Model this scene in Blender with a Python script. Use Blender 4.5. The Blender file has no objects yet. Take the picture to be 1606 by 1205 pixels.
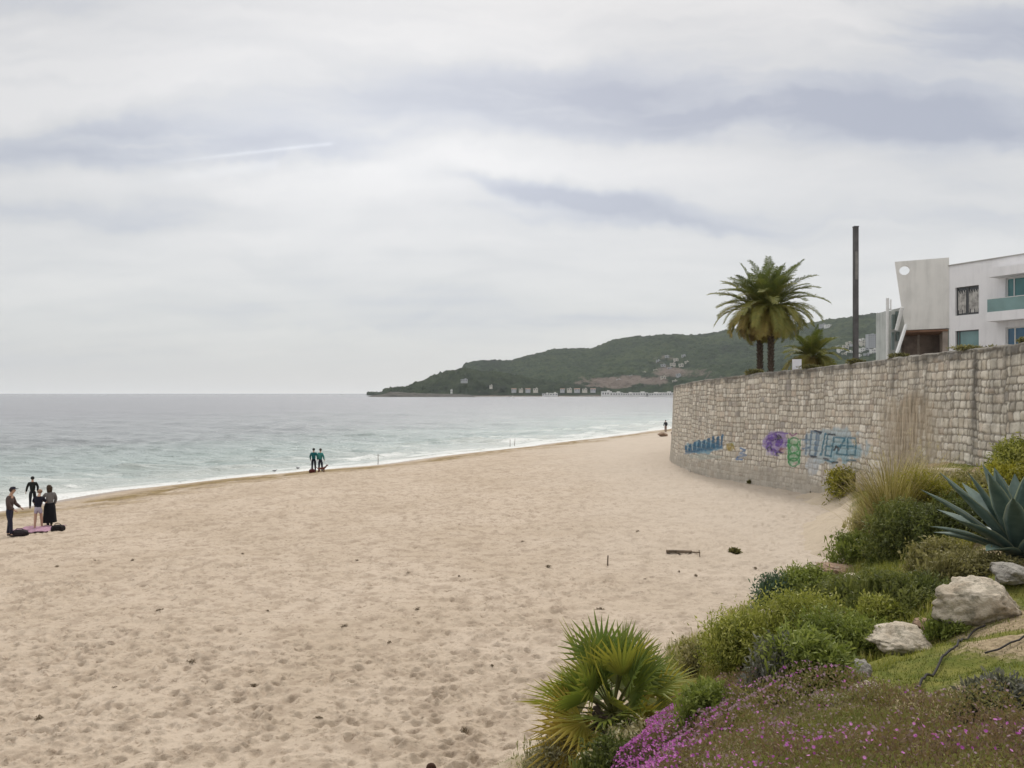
import bpy, bmesh, math, random
import numpy as np
from mathutils import Vector, Matrix

random.seed(11)
R = np.random.default_rng(11)
SC = bpy.context.scene
COL = SC.collection

# ------------------------------------------------------------------ camera
CAMZ, FPX, CX, HY = 6.0, 1204.5, 803.0, 617.0      # eye height; focal length, centre and horizon in photo pixels
cam_d = bpy.data.cameras.new("camera")
cam_d.sensor_width = 36.0
cam_d.lens = 36.0 * FPX / 1606.0
cam_d.shift_y = 14.5 / 1606.0
cam_d.clip_start = 0.1
cam_d.clip_end = 60000
cam = bpy.data.objects.new("camera", cam_d)
COL.objects.link(cam)
cam.location = (0, 0, CAMZ)
cam.rotation_euler = (math.radians(90), 0, 0)
SC.camera = cam

# ------------------------------------------------------------------ exposure
SC.view_settings.view_transform = 'Standard'
SC.view_settings.look = 'None'
SC.view_settings.exposure = 0.2
SC.view_settings.gamma = 1.0
SC.cycles.max_bounces = 6
SC.cycles.diffuse_bounces = 3
SC.cycles.glossy_bounces = 3
SC.cycles.transmission_bounces = 4
SC.cycles.transparent_max_bounces = 6
SC.cycles.use_denoising = True

# ------------------------------------------------------------------ node helper
class NB:
    def __init__(self, nt):
        self.nt = nt
        nt.nodes.clear()
    def n(self, t, ins=None, **props):
        nd = self.nt.nodes.new(t)
        for k, v in props.items():
            setattr(nd, k, v)
        for k, v in (ins or {}).items():
            self.set(nd.inputs[k], v)
        return nd
    def set(self, sock, v):
        if isinstance(v, bpy.types.NodeSocket):
            self.nt.links.new(v, sock)
        else:
            if isinstance(v, (tuple, list)) and len(v) == 3 and sock.type == 'RGBA':
                v = (*v, 1)
            sock.default_value = v
    def math(self, op, a, b=None, c=None, clamp=False):
        nd = self.n('ShaderNodeMath', operation=op, use_clamp=clamp)
        self.set(nd.inputs[0], a)
        if b is not None: self.set(nd.inputs[1], b)
        if c is not None: self.set(nd.inputs[2], c)
        return nd.outputs[0]
    def vmath(self, op, a, b=None):
        nd = self.n('ShaderNodeVectorMath', operation=op)
        self.set(nd.inputs[0], a)
        if b is not None:
            if op == 'SCALE': self.set(nd.inputs[3], b)
            else: self.set(nd.inputs[1], b)
        return nd.outputs[1] if op in ('LENGTH', 'DOT_PRODUCT', 'DISTANCE') else nd.outputs[0]
    def mix(self, f, a, b, blend='MIX'):
        nd = self.n('ShaderNodeMix', data_type='RGBA', blend_type=blend)
        self.set(nd.inputs[0], f); self.set(nd.inputs[6], a); self.set(nd.inputs[7], b)
        return nd.outputs[2]
    def maprange(self, v, a, b, c=0.0, d=1.0, smooth=True):
        nd = self.n('ShaderNodeMapRange', interpolation_type='SMOOTHSTEP' if smooth else 'LINEAR')
        self.set(nd.inputs[0], v)
        for i, q in enumerate((a, b, c, d)): self.set(nd.inputs[1 + i], q)
        return nd.outputs[0]
    def ramp(self, f, stops):
        nd = self.n('ShaderNodeValToRGB')
        cr = nd.color_ramp
        while len(cr.elements) < len(stops): cr.elements.new(0.5)
        for e, (p, c) in zip(cr.elements, stops):
            e.position = p; e.color = (*c, 1)
        self.set(nd.inputs[0], f)
        return nd.outputs[0]
    def noise(self, vec, scale, detail=4, rough=0.5, dist=0.0, out=0):
        nd = self.n('ShaderNodeTexNoise', {'Scale': scale, 'Detail': detail, 'Roughness': rough, 'Distortion': dist})
        if vec is not None: self.set(nd.inputs['Vector'], vec)
        return nd.outputs[out]
    def mapping(self, vec, loc=(0, 0, 0), rot=(0, 0, 0), scale=(1, 1, 1)):
        nd = self.n('ShaderNodeMapping')
        self.set(nd.inputs[0], vec)
        nd.inputs[1].default_value = loc; nd.inputs[2].default_value = rot; nd.inputs[3].default_value = scale
        return nd.outputs[0]
    def attr(self, name, out='Fac'):
        return self.n('ShaderNodeAttribute', attribute_name=name).outputs[out]
    def bump(self, h, strength=0.5, dist=0.02):
        return self.n('ShaderNodeBump', {'Strength': strength, 'Distance': dist, 'Height': h}).outputs[0]

# ------------------------------------------------------------------ sun and sky
SUN_EL, SUN_AZ = math.radians(47), math.radians(8)       # a veiled sun ahead and a little to the right
sd = bpy.data.lights.new("sun", 'SUN')
sd.energy = 1.5
sd.angle = math.radians(12)
sd.color = (1.0, 0.94, 0.86)
so = bpy.data.objects.new("sun", sd)
COL.objects.link(so)
sv = Vector((math.sin(SUN_AZ) * math.cos(SUN_EL), math.cos(SUN_AZ) * math.cos(SUN_EL), math.sin(SUN_EL)))
so.rotation_euler = sv.to_track_quat('Z', 'Y').to_euler()
so.location = (0, 0, 60)

W = bpy.data.worlds.new("World")
SC.world = W
W.use_nodes = True
b = NB(W.node_tree)
dirv = b.n('ShaderNodeTexCoord').outputs['Generated']
sep = b.n('ShaderNodeSeparateXYZ', {0: dirv})
dx, dy, dz = sep.outputs
el = b.math('MAXIMUM', dz, 0.0)
inv = b.math('DIVIDE', 1.0, b.math('ADD', el, 0.16))
cp = b.n('ShaderNodeCombineXYZ', {0: b.math('MULTIPLY', dx, inv), 1: b.math('MULTIPLY', dy, inv), 2: 0.0}).outputs[0]
nish = b.n('ShaderNodeTexSky', sky_type='NISHITA', sun_disc=False, sun_elevation=SUN_EL, sun_rotation=SUN_AZ)
nishc = b.vmath('SCALE', nish.outputs[0], 0.10)
# flat layers of streaky cloud, seen in perspective
# flat tangent coordinates on the sky ahead: u to the right, v upward
ady = b.math('MAXIMUM', dy, 0.08)
su = b.math('DIVIDE', dx, ady)
svv = b.math('DIVIDE', dz, ady)
suv = b.n('ShaderNodeCombineXYZ', {0: su, 1: svv, 2: 0.0}).outputs[0]
n1 = b.noise(b.mapping(cp, (3.1, 1.2, 0), (0, 0, math.radians(62)), (0.55, 1.25, 1)), 1.0, 5, 0.5, 0.4)
n2 = b.noise(b.mapping(cp, (7.7, 4.2, 0), (0, 0, math.radians(75)), (0.9, 3.2, 1)), 1.3, 5, 0.5, 0.3)
n3 = b.noise(b.mapping(dirv, (0.3, 0, 1.0), (0, 0, 0), (1.6, 1.6, 9)), 1.6, 4, 0.5, 0.4)
wob = b.math('MULTIPLY', b.math('SUBTRACT', b.noise(suv, 3.2, 5, 0.6), 0.5), 0.12)
wob2 = b.math('MULTIPLY', b.math('SUBTRACT', b.noise(b.mapping(suv, (5, 3, 0)), 3.0, 5, 0.6), 0.5), 0.16)
def patch(cpx, cpy, rx, ry, ang=0.0, soft=0.8):
    """an elongated soft patch of cloud, centre and radii in photo pixels"""
    a = math.radians(ang)
    u0 = b.math('ADD', b.math('SUBTRACT', su, (cpx - CX) / FPX), wob2)
    v0 = b.math('ADD', b.math('SUBTRACT', svv, (HY - cpy) / FPX), wob)
    ur = b.math('ADD', b.math('MULTIPLY', u0, math.cos(a)), b.math('MULTIPLY', v0, math.sin(a)))
    vr = b.math('SUBTRACT', b.math('MULTIPLY', v0, math.cos(a)), b.math('MULTIPLY', u0, math.sin(a)))
    q = b.math('ADD', b.math('POWER', b.math('ABSOLUTE', b.math('DIVIDE', ur, rx / FPX)), 2.0),
               b.math('POWER', b.math('ABSOLUTE', b.math('DIVIDE', vr, ry / FPX)), 2.0))
    return b.math('EXPONENT', b.math('MULTIPLY', q, -soft))
SKY_PATCHES = [  # grey-lavender cloud: cx, cy, rx, ry, tilt, weight
    (340, 238, 190, 26, 3, 1.0), (90, 225, 190, 30, 6, .85), (40, 70, 260, 90, 0, .35), (150, 330, 200, 22, 4, .4), (960, 165, 330, 34, -3, .85),
    (1330, 175, 330, 42, -2, .9), (1500, 60, 330, 70, 0, .85), (1480, 215, 150, 22, 0, .5),
    (870, 297, 160, 13, -7, .8), (1000, 330, 180, 12, -9, .45), (800, 20, 400, 30, 0, .4), (1480, 355, 200, 22, -3, .4), (840, 405, 160, 16, 0, .35),
    (620, 500, 400, 26, -2, .40), (1040, 350, 220, 16, -5, .4), (150, 400, 240, 40, 0, .15), (250, 560, 520, 34, 0, .42), (1480, 215, 130, 16, 0, .7)]
dark = None
for (a1, a2, a3, a4, a5, wt) in SKY_PATCHES:
    t = b.math('MULTIPLY', patch(a1, a2, a3, a4, a5), wt)
    dark = t if dark is None else b.math('ADD', dark, t)
ahead = b.maprange(dy, 0.15, 0.4)
dark = b.math('MULTIPLY', dark, ahead)
# drawn-out filaments: a sheared, warped, strongly stretched noise
warp = b.n('ShaderNodeCombineXYZ', {0: wob2, 1: wob, 2: 0.0}).outputs[0]
suw = b.vmath('ADD', suv, b.vmath('SCALE', warp, 1.2))
n4 = b.noise(b.mapping(suw, (0.4, 0.1, 0), (0, 0, math.radians(7)), (1.6, 11, 1)), 1.0, 5, 0.5, 0.15)
n5 = b.noise(b.mapping(suw, (2.4, 5.1, 0), (0, 0, math.radians(-16)), (1.1, 4.4, 1)), 1.2, 5, 0.5, 0.3)
n6 = b.noise(b.mapping(suw, (6.4, 2.1, 0), (0, 0, math.radians(-35)), (1.6, 7.0, 1)), 1.2, 6, 0.55, 0.2)
dark = b.math('MULTIPLY', dark, b.maprange(b.math('ADD', b.math('MULTIPLY', n4, .6), b.math('MULTIPLY', n5, .4)), 0.34, 0.62, 0.28, 1.45))
dens = b.math('ADD', b.math('MULTIPLY', b.maprange(n1, 0.38, 0.72), 0.42), b.math('MULTIPLY', b.maprange(n2, 0.42, 0.75), 0.26))
dens = b.math('ADD', dens, b.math('MULTIPLY', b.maprange(n3, 0.4, 0.7), 0.22))
fil = b.math('ADD', b.math('MULTIPLY', b.math('SUBTRACT', n4, 0.5), 0.95), b.math('MULTIPLY', b.math('SUBTRACT', n6, 0.5), 0.85))
fil = b.math('ADD', fil, b.math('MULTIPLY', b.math('SUBTRACT', n5, 0.5), 0.75))
fil = b.math('MULTIPLY', fil, b.math('MULTIPLY', ahead, b.maprange(el, 0.0, 0.12, 0.45, 1.0)))
dens = b.math('ADD', b.math('ADD', b.math('MULTIPLY', dens, 0.48), 0.0), b.math('ADD', b.math('MULTIPLY', dark, 0.75), fil), clamp=True)
cloud = b.ramp(dens, [(0.0, (0.70, 0.682, 0.66)), (0.3, (0.61, 0.602, 0.592)), (0.62, (0.485, 0.495, 0.53)), (1.0, (0.375, 0.39, 0.45))])
# bright core where the sun stands behind the veil
core = b.math('ADD', b.math('MULTIPLY', patch(600, 190, 400, 220, 0), 0.12), b.math('MULTIPLY', patch(700, 260, 420, 60, -8), 0.05))
cloud = b.mix(1.0, cloud, b.n('ShaderNodeCombineXYZ', {0: core, 1: core, 2: core}).outputs[0], 'ADD')
# old vapour trails
def trail(x0, y0, x1, y1, w, s):
    L = math.hypot(x1 - x0, y1 - y0); ex, ey = (x1 - x0) / L, -(y1 - y0) / L
    u0 = b.math('SUBTRACT', su, (x0 - CX) / FPX); v0 = b.math('SUBTRACT', svv, (HY - y0) / FPX)
    al = b.math('ADD', b.math('MULTIPLY', u0, ex), b.math('MULTIPLY', v0, ey))
    ac = b.math('ADD', b.math('MULTIPLY', u0, -ey), b.math('MULTIPLY', v0, ex))
    ac = b.math('ADD', ac, b.math('MULTIPLY', wob, 0.035))
    g = b.math('EXPONENT', b.math('MULTIPLY', b.math('POWER', b.math('ABSOLUTE', b.math('DIVIDE', ac, w / FPX)), 2.0), -1.0))
    g = b.math('MULTIPLY', g, b.maprange(al, 0.0, L / FPX * 0.8, 0.0, 1.0))
    g = b.math('MULTIPLY', g, b.maprange(al, L / FPX, L / FPX + 0.01, 1.0, 0.0))
    return b.math('MULTIPLY', b.math('MULTIPLY', g, s), ahead)
tr = b.math('ADD', trail(190, 262, 515, 226, 3.0, 0.12), trail(150, 295, 430, 258, 9, 0.06))
cloud = b.mix(1.0, cloud, b.n('ShaderNodeCombineXYZ', {0: tr, 1: tr, 2: tr}).outputs[0], 'ADD')
# paler, cooler air low over the sea
hz = b.math('EXPONENT', b.math('MULTIPLY', el, -16.0))
cloud = b.mix(b.math('MULTIPLY', hz, 0.75), cloud, (0.68, 0.715, 0.75))
strip = b.math('EXPONENT', b.math('MULTIPLY', el, -110.0))
cloud = b.mix(b.math('MULTIPLY', strip, 0.7), cloud, (0.90, 0.92, 0.93))
cloud = b.mix(0.14, cloud, nishc)
# unseen sky glow added overhead and around the hidden sun to light the scene
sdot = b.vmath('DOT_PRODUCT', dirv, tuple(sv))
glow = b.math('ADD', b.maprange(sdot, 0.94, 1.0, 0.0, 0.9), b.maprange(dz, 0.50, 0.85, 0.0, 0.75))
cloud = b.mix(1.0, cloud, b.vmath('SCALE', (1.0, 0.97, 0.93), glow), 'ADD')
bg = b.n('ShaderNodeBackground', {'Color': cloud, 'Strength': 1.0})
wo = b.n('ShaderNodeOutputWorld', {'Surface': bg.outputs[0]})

# ------------------------------------------------------------------ helpers
def fmat(name, rough=0.9, spec=0.2):
    m = bpy.data.materials.new(name)
    m.use_nodes = True
    nb = NB(m.node_tree)
    p = nb.n('ShaderNodeBsdfPrincipled', {'Roughness': rough, 'Specular IOR Level': spec})
    o = nb.n('ShaderNodeOutputMaterial', {'Surface': p.outputs[0]})
    return m, nb, p, o

def paint(name, col, rough=0.7, var=0.12, scale=6.0, bumpv=0.1, metallic=0.0):
    """plain surface with slight uneven tone and grain"""
    m, nb, p, o = fmat(name, rough)
    co = nb.n('ShaderNodeTexCoord').outputs['Object']
    n = nb.noise(co, scale, 5, 0.6)
    c2 = tuple(c * (1 - 2 * var) for c in col)
    nb.set(p.inputs['Base Color'], nb.mix(nb.maprange(n, 0.3, 0.7), c2, col))
    nb.set(p.inputs['Normal'], nb.bump(nb.noise(co, scale * 6, 3), bumpv, 0.01))
    p.inputs['Metallic'].default_value = metallic
    return m

def leafmat(name, stops, rough=0.55, trans=0.3):
    """foliage: tone per leaf from the 'tone' attribute, some light through the leaf"""
    m = bpy.data.materials.new(name); m.use_nodes = True
    nb = NB(m.node_tree)
    t = nb.attr('tone')
    co = nb.n('ShaderNodeTexCoord').outputs['Object']
    t2 = nb.math('ADD', t, nb.math('MULTIPLY', nb.math('SUBTRACT', nb.noise(co, 2.2, 3), 0.5), 0.35), clamp=True)
    c = nb.ramp(t2, stops)
    p = nb.n('ShaderNodeBsdfPrincipled', {'Base Color': c, 'Roughness': rough, 'Specular IOR Level': 0.25})
    tl = nb.n('ShaderNodeBsdfTranslucent', {'Color': nb.mix(0.5, c, nb.mix(1.0, c, (1.5, 1.6, 0.7), 'MULTIPLY'))})
    mx = nb.n('ShaderNodeMixShader', {0: trans, 1: p.outputs[0], 2: tl.outputs[0]})
    nb.n('ShaderNodeOutputMaterial', {'Surface': mx.outputs[0]})
    return m

def tag(o, label=None, cat=None, group=None, kind=None):
    if label: o['label'] = label
    if cat: o['category'] = cat
    if group: o['group'] = group
    if kind: o['kind'] = kind
    return o

def empty(name, loc, label, cat, group=None, rz=0.0):
    o = bpy.data.objects.new(name, None)
    o.empty_display_size = 0.3
    COL.objects.link(o)
    o.location = loc; o.rotation_euler = (0, 0, rz)
    return tag(o, label, cat, group)

def mesh(name, V, F, m, parent=None, smooth=False, attrs=None, loc=None):
    """one mesh object from numpy arrays; F an (n,3)/(n,4) array or a list of such; attrs {name: per-vertex floats or rgb}"""
    me = bpy.data.meshes.new(name)
    V = np.asarray(V, dtype=np.float32).reshape(-1, 3)
    Fs = F if isinstance(F, list) else [F]
    Fs = [np.asarray(f, dtype=np.int32) for f in Fs if len(f)]
    me.vertices.add(len(V)); me.vertices.foreach_set('co', V.ravel())
    loops = np.concatenate([f.ravel() for f in Fs])
    tot = np.concatenate([np.full(len(f), f.shape[1], np.int32) for f in Fs])
    st = np.concatenate([[0], np.cumsum(tot)[:-1]]).astype(np.int32)
    me.loops.add(len(loops)); me.loops.foreach_set('vertex_index', loops)
    me.polygons.add(len(tot)); me.polygons.foreach_set('loop_start', st)
    try: me.polygons.foreach_set('loop_total', tot)
    except Exception: pass
    me.polygons.foreach_set('use_smooth', np.full(len(tot), bool(smooth)))
    for k, v in (attrs or {}).items():
        v = np.asarray(v, dtype=np.float32)
        if v.ndim == 1:
            a = me.attributes.new(k, 'FLOAT', 'POINT'); a.data.foreach_set('value', v)
        else:
            a = me.attributes.new(k, 'FLOAT_COLOR', 'POINT')
            if v.shape[1] == 3: v = np.hstack([v, np.ones((len(v), 1), np.float32)])
            a.data.foreach_set('color', v.ravel())
    me.update(calc_edges=True); me.validate()
    if m is not None:
        for mm in (m if isinstance(m, list) else [m]): me.materials.append(mm)
    o = bpy.data.objects.new(name, me)
    COL.objects.link(o)
    if loc is not None: o.location = loc
    if parent is not None: o.parent = parent
    return o

class MB:
    """collects boxes, tubes and prisms into one mesh"""
    def __init__(self): self.V = []; self.F3 = []; self.F4 = []; self.n = 0; self.T = []
    def add(self, V, F, tone=0.5):
        V = np.asarray(V, float).reshape(-1, 3); F = np.asarray(F, int)
        if len(F):
            (self.F3 if F.shape[1] == 3 else self.F4).append(F + self.n)
        self.V.append(V); self.n += len(V); self.T.append(np.full(len(V), tone) if np.isscalar(tone) else tone)
    def box(self, c, s, rz=0.0, tilt=None, tone=0.5):
        x, y, z = [q / 2 for q in s]
        V = np.array([(a * x, bb * y, cc * z) for cc in (-1, 1) for a, bb in ((-1, -1), (1, -1), (1, 1), (-1, 1))])
        if tilt is not None: V = V @ np.array(tilt).T
        cz, sz = math.cos(rz), math.sin(rz)
        V = V @ np.array([[cz, sz, 0], [-sz, cz, 0], [0, 0, 1]]) + np.array(c)
        self.add(V, [(0, 3, 2, 1), (4, 5, 6, 7), (0, 1, 5, 4), (1, 2, 6, 5), (2, 3, 7, 6), (3, 0, 4, 7)], tone)
    def tube(self, pts, rad, n=8, tone=0.5, cap=True):
        P = np.asarray(pts, float); k = len(P)
        r = np.full(k, rad) if np.isscalar(rad) else np.asarray(rad, float)
        T = np.gradient(P, axis=0); T /= np.linalg.norm(T, axis=1)[:, None] + 1e-9
        up = np.array([0, 0, 1.0]) if abs(T[0][2]) < 0.9 else np.array([1.0, 0, 0])
        V = []
        for i in range(k):
            a = np.cross(T[i], up); a /= np.linalg.norm(a) + 1e-9; c = np.cross(T[i], a)
            for j in range(n):
                th = 2 * math.pi * j / n
                V.append(P[i] + r[i] * (math.cos(th) * a + math.sin(th) * c))
        F = [(i * n + j, i * n + (j + 1) % n, (i + 1) * n + (j + 1) % n, (i + 1) * n + j) for i in range(k - 1) for j in range(n)]
        if cap:
            V += [P[0], P[-1]]
            F3 = [(k * n, (j + 1) % n, j) for j in range(n)] + [(k * n + 1, (k - 1) * n + j, (k - 1) * n + (j + 1) % n) for j in range(n)]
            self.add(V, F, tone); self.F3.append(np.array(F3) + self.n - len(V))
        else: self.add(V, F, tone)
    def build(self, name, m, parent=None, smooth=False, loc=None):
        V = np.concatenate(self.V)
        F = []
        if self.F3: F.append(np.concatenate(self.F3))
        if self.F4: F.append(np.concatenate(self.F4))
        return mesh(name, V, F, m, parent, smooth, {'tone': np.concatenate(self.T)}, loc)

def _hash(ix, iy, seed):
    h = (ix.astype(np.int64) * 374761393 + iy.astype(np.int64) * 668265263 + seed * 1442695041) & 0x7fffffff
    h = ((h ^ (h >> 13)) * 1274126177) & 0x7fffffff
    h = (h ^ (h >> 16))
    return (h % 100003) / 100003.0
def vn(x, y, seed=0):
    x = np.asarray(x, float); y = np.asarray(y, float)
    ix = np.floor(x); iy = np.floor(y); fx = x - ix; fy = y - iy
    fx = fx * fx * (3 - 2 * fx); fy = fy * fy * (3 - 2 * fy)
    a = _hash(ix, iy, seed); c = _hash(ix + 1, iy, seed); d = _hash(ix, iy + 1, seed); e = _hash(ix + 1, iy + 1, seed)
    return (a * (1 - fx) + c * fx) * (1 - fy) + (d * (1 - fx) + e * fx) * fy
def fbm(x, y, seed=0, oct=4, gain=0.5):
    s = 0; a = 1; t = 0
    for i in range(oct):
        s = s + a * vn(np.asarray(x) * 2 ** i + 17.3 * i, np.asarray(y) * 2 ** i - 9.1 * i, seed + i); t += a; a *= gain
    return s / t
def sstep(a, b_, x):
    t = np.clip((np.asarray(x, float) - a) / (b_ - a), 0, 1); return t * t * (3 - 2 * t)
def at(px, py, d): return ((px - CX) / FPX * d, d, CAMZ - (py - HY) / FPX * d)
def gridfaces(nr, nc):
    i = np.arange(nr - 1)[:, None] * nc + np.arange(nc - 1)[None, :]
    i = i.ravel()
    return np.stack([i, i + 1, i + nc + 1, i + nc], 1)
def polydist(X, Y, P):
    """distance to polyline P, side sign (+ on the right of its direction)"""
    P = np.asarray(P, float); best = np.full(X.shape, 1e18); sg = np.ones(X.shape)
    for (x0, y0), (x1, y1) in zip(P[:-1], P[1:]):
        ex, ey = x1 - x0, y1 - y0; L2 = ex * ex + ey * ey
        t = np.clip(((X - x0) * ex + (Y - y0) * ey) / L2, 0, 1)
        ddx, ddy = X - x0 - t * ex, Y - y0 - t * ey
        d2 = ddx * ddx + ddy * ddy
        m = d2 < best
        best = np.where(m, d2, best)
        sg = np.where(m, np.where(ex * ddy - ey * ddx < 0, 1.0, -1.0), sg)
    return np.sqrt(best), sg

# ------------------------------------------------------------------ lie of the land
SHORE = [(-70, -60), (-45, -10), (-36, 15), (-30.5, 30), (-26.3, 39.5), (-23.9, 47.8), (-17.5, 56.4), (-11, 65), (-3.4, 77.7),
         (7.8, 96.3), (19.4, 118), (28, 131), (45, 160), (120, 260), (420, 560), (1100, 1100)]
def shore(X, Y):
    X = np.asarray(X, float); Y = np.asarray(Y, float)
    d, s = polydist(X, Y, SHORE)
    return d * s + (fbm(X / 9, Y / 9, 5, 3) - 0.5) * 2.2
def sand_z(X, Y, D=None):
    D = shore(X, Y) if D is None else D
    return np.where(D > 0, 1.5 * (1 - np.exp(-np.maximum(D, 0) / 11.0)), 0.05 * D)

# garden bank: height through surveyed points (photo pixel, distance or level)
def lev(px, py, z):
    d = (CAMZ - z) * FPX / (py - HY); return ((px - CX) / FPX * d, d, z)
GP = [lev(1290, 768, 1.6), lev(1340, 800, 1.65), lev(1337, 868, 1.7), lev(1290, 885, 1.7), lev(1200, 950, 1.75), lev(1120, 992, 1.75),
      lev(1050, 1040, 1.8), lev(960, 1120, 1.8), lev(850, 1200, 1.85), (-1.0, 6.5, 1.9), (-3.0, 4.5, 2.2),
      (13.3, 20, 4.0), (11.6, 20, 3.7), (12.9, 24, 3.7), (13.6, 31, 2.1), (13.0, 28, 2.6), (10.2, 21, 2.9), (15, 16, 4.2), (15, 10, 4.3),
      (5.9, 9.1, 3.95), (4.8, 7.9, 3.9), (3.95, 7.75, 3.5), (2.9, 6.4, 3.55), (0.72, 4.9, 3.35), (1.25, 5.9, 3.45), (1.3, 4.8, 3.85), (1.9, 5.5, 3.92),
      (2.1, 6.3, 3.6), (3.0, 5.3, 4.05), (3.0, 4.5, 4.2), (4.0, 6.0, 4.1), (7.3, 14.6, 2.75), (6.2, 11.5, 3.3), (3.7, 10, 2.75), (2.8, 9.6, 2.45),
      (5.2, 13.6, 2.25), (1.1, 7.6, 2.35), (0, 0, 4.4), (-2, 2, 4.0), (0, 2.8, 4.1), (8, 6, 4.3), (8.5, 11, 3.95), (10, 15, 3.9), (9.4, 17.5, 3.3),
      (4, 0, 4.5), (-4, 0, 4.3), (12, 4, 4.5),
      # outside the foot of the bank the surface runs below the sand
      (-5, 8, 0.2), (-3, 12, 0.0), (1, 15, 0.4), (2.5, 18, 0.3), (5, 21, 0.2), (7, 24, 0.3), (9.5, 29, 0.5), (10.5, 34, 0.9), (-9, 4, 0.5), (-7, -2, 2.5)]
GP = np.array(GP)
_r = np.hypot(GP[:, None, 0] - GP[None, :, 0], GP[:, None, 1] - GP[None, :, 1])
_n = len(GP)
_A = np.zeros((_n + 3, _n + 3)); _A[:_n, :_n] = _r + np.eye(_n) * -0.05
_A[:_n, _n] = 1; _A[:_n, _n + 1:] = GP[:, :2]; _A[_n:, :_n] = _A[:_n, _n:].T
_w = np.linalg.solve(_A, np.concatenate([GP[:, 2], np.zeros(3)]))
def garden_z(X, Y, rough=True):
    X = np.asarray(X, float); Y = np.asarray(Y, float)
    z = _w[_n] + _w[_n + 1] * X + _w[_n + 2] * Y
    for i in range(_n): z = z + _w[i] * np.hypot(X - GP[i, 0], Y - GP[i, 1])
    if rough: z = z + (fbm(X * 1.1, Y * 1.1, 21, 4) - 0.5) * 0.35 + (fbm(X * 5, Y * 5, 31, 3) - 0.5) * 0.06
    return z
def land_z(X, Y): return np.where(np.asarray(Y) < 37, np.maximum(sand_z(X, Y), garden_z(X, Y)), sand_z(X, Y))
def gpt(px, py, d0=3.0, d1=400.0):
    """first point of the land met by the line of sight through a photo pixel"""
    d = np.geomspace(d0, d1, 6000)
    x, y, z = at(px, py, d)
    g = land_z(x, y)
    k = np.argmax(g >= z)
    return np.array([x[k], y[k], g[k]])

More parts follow.
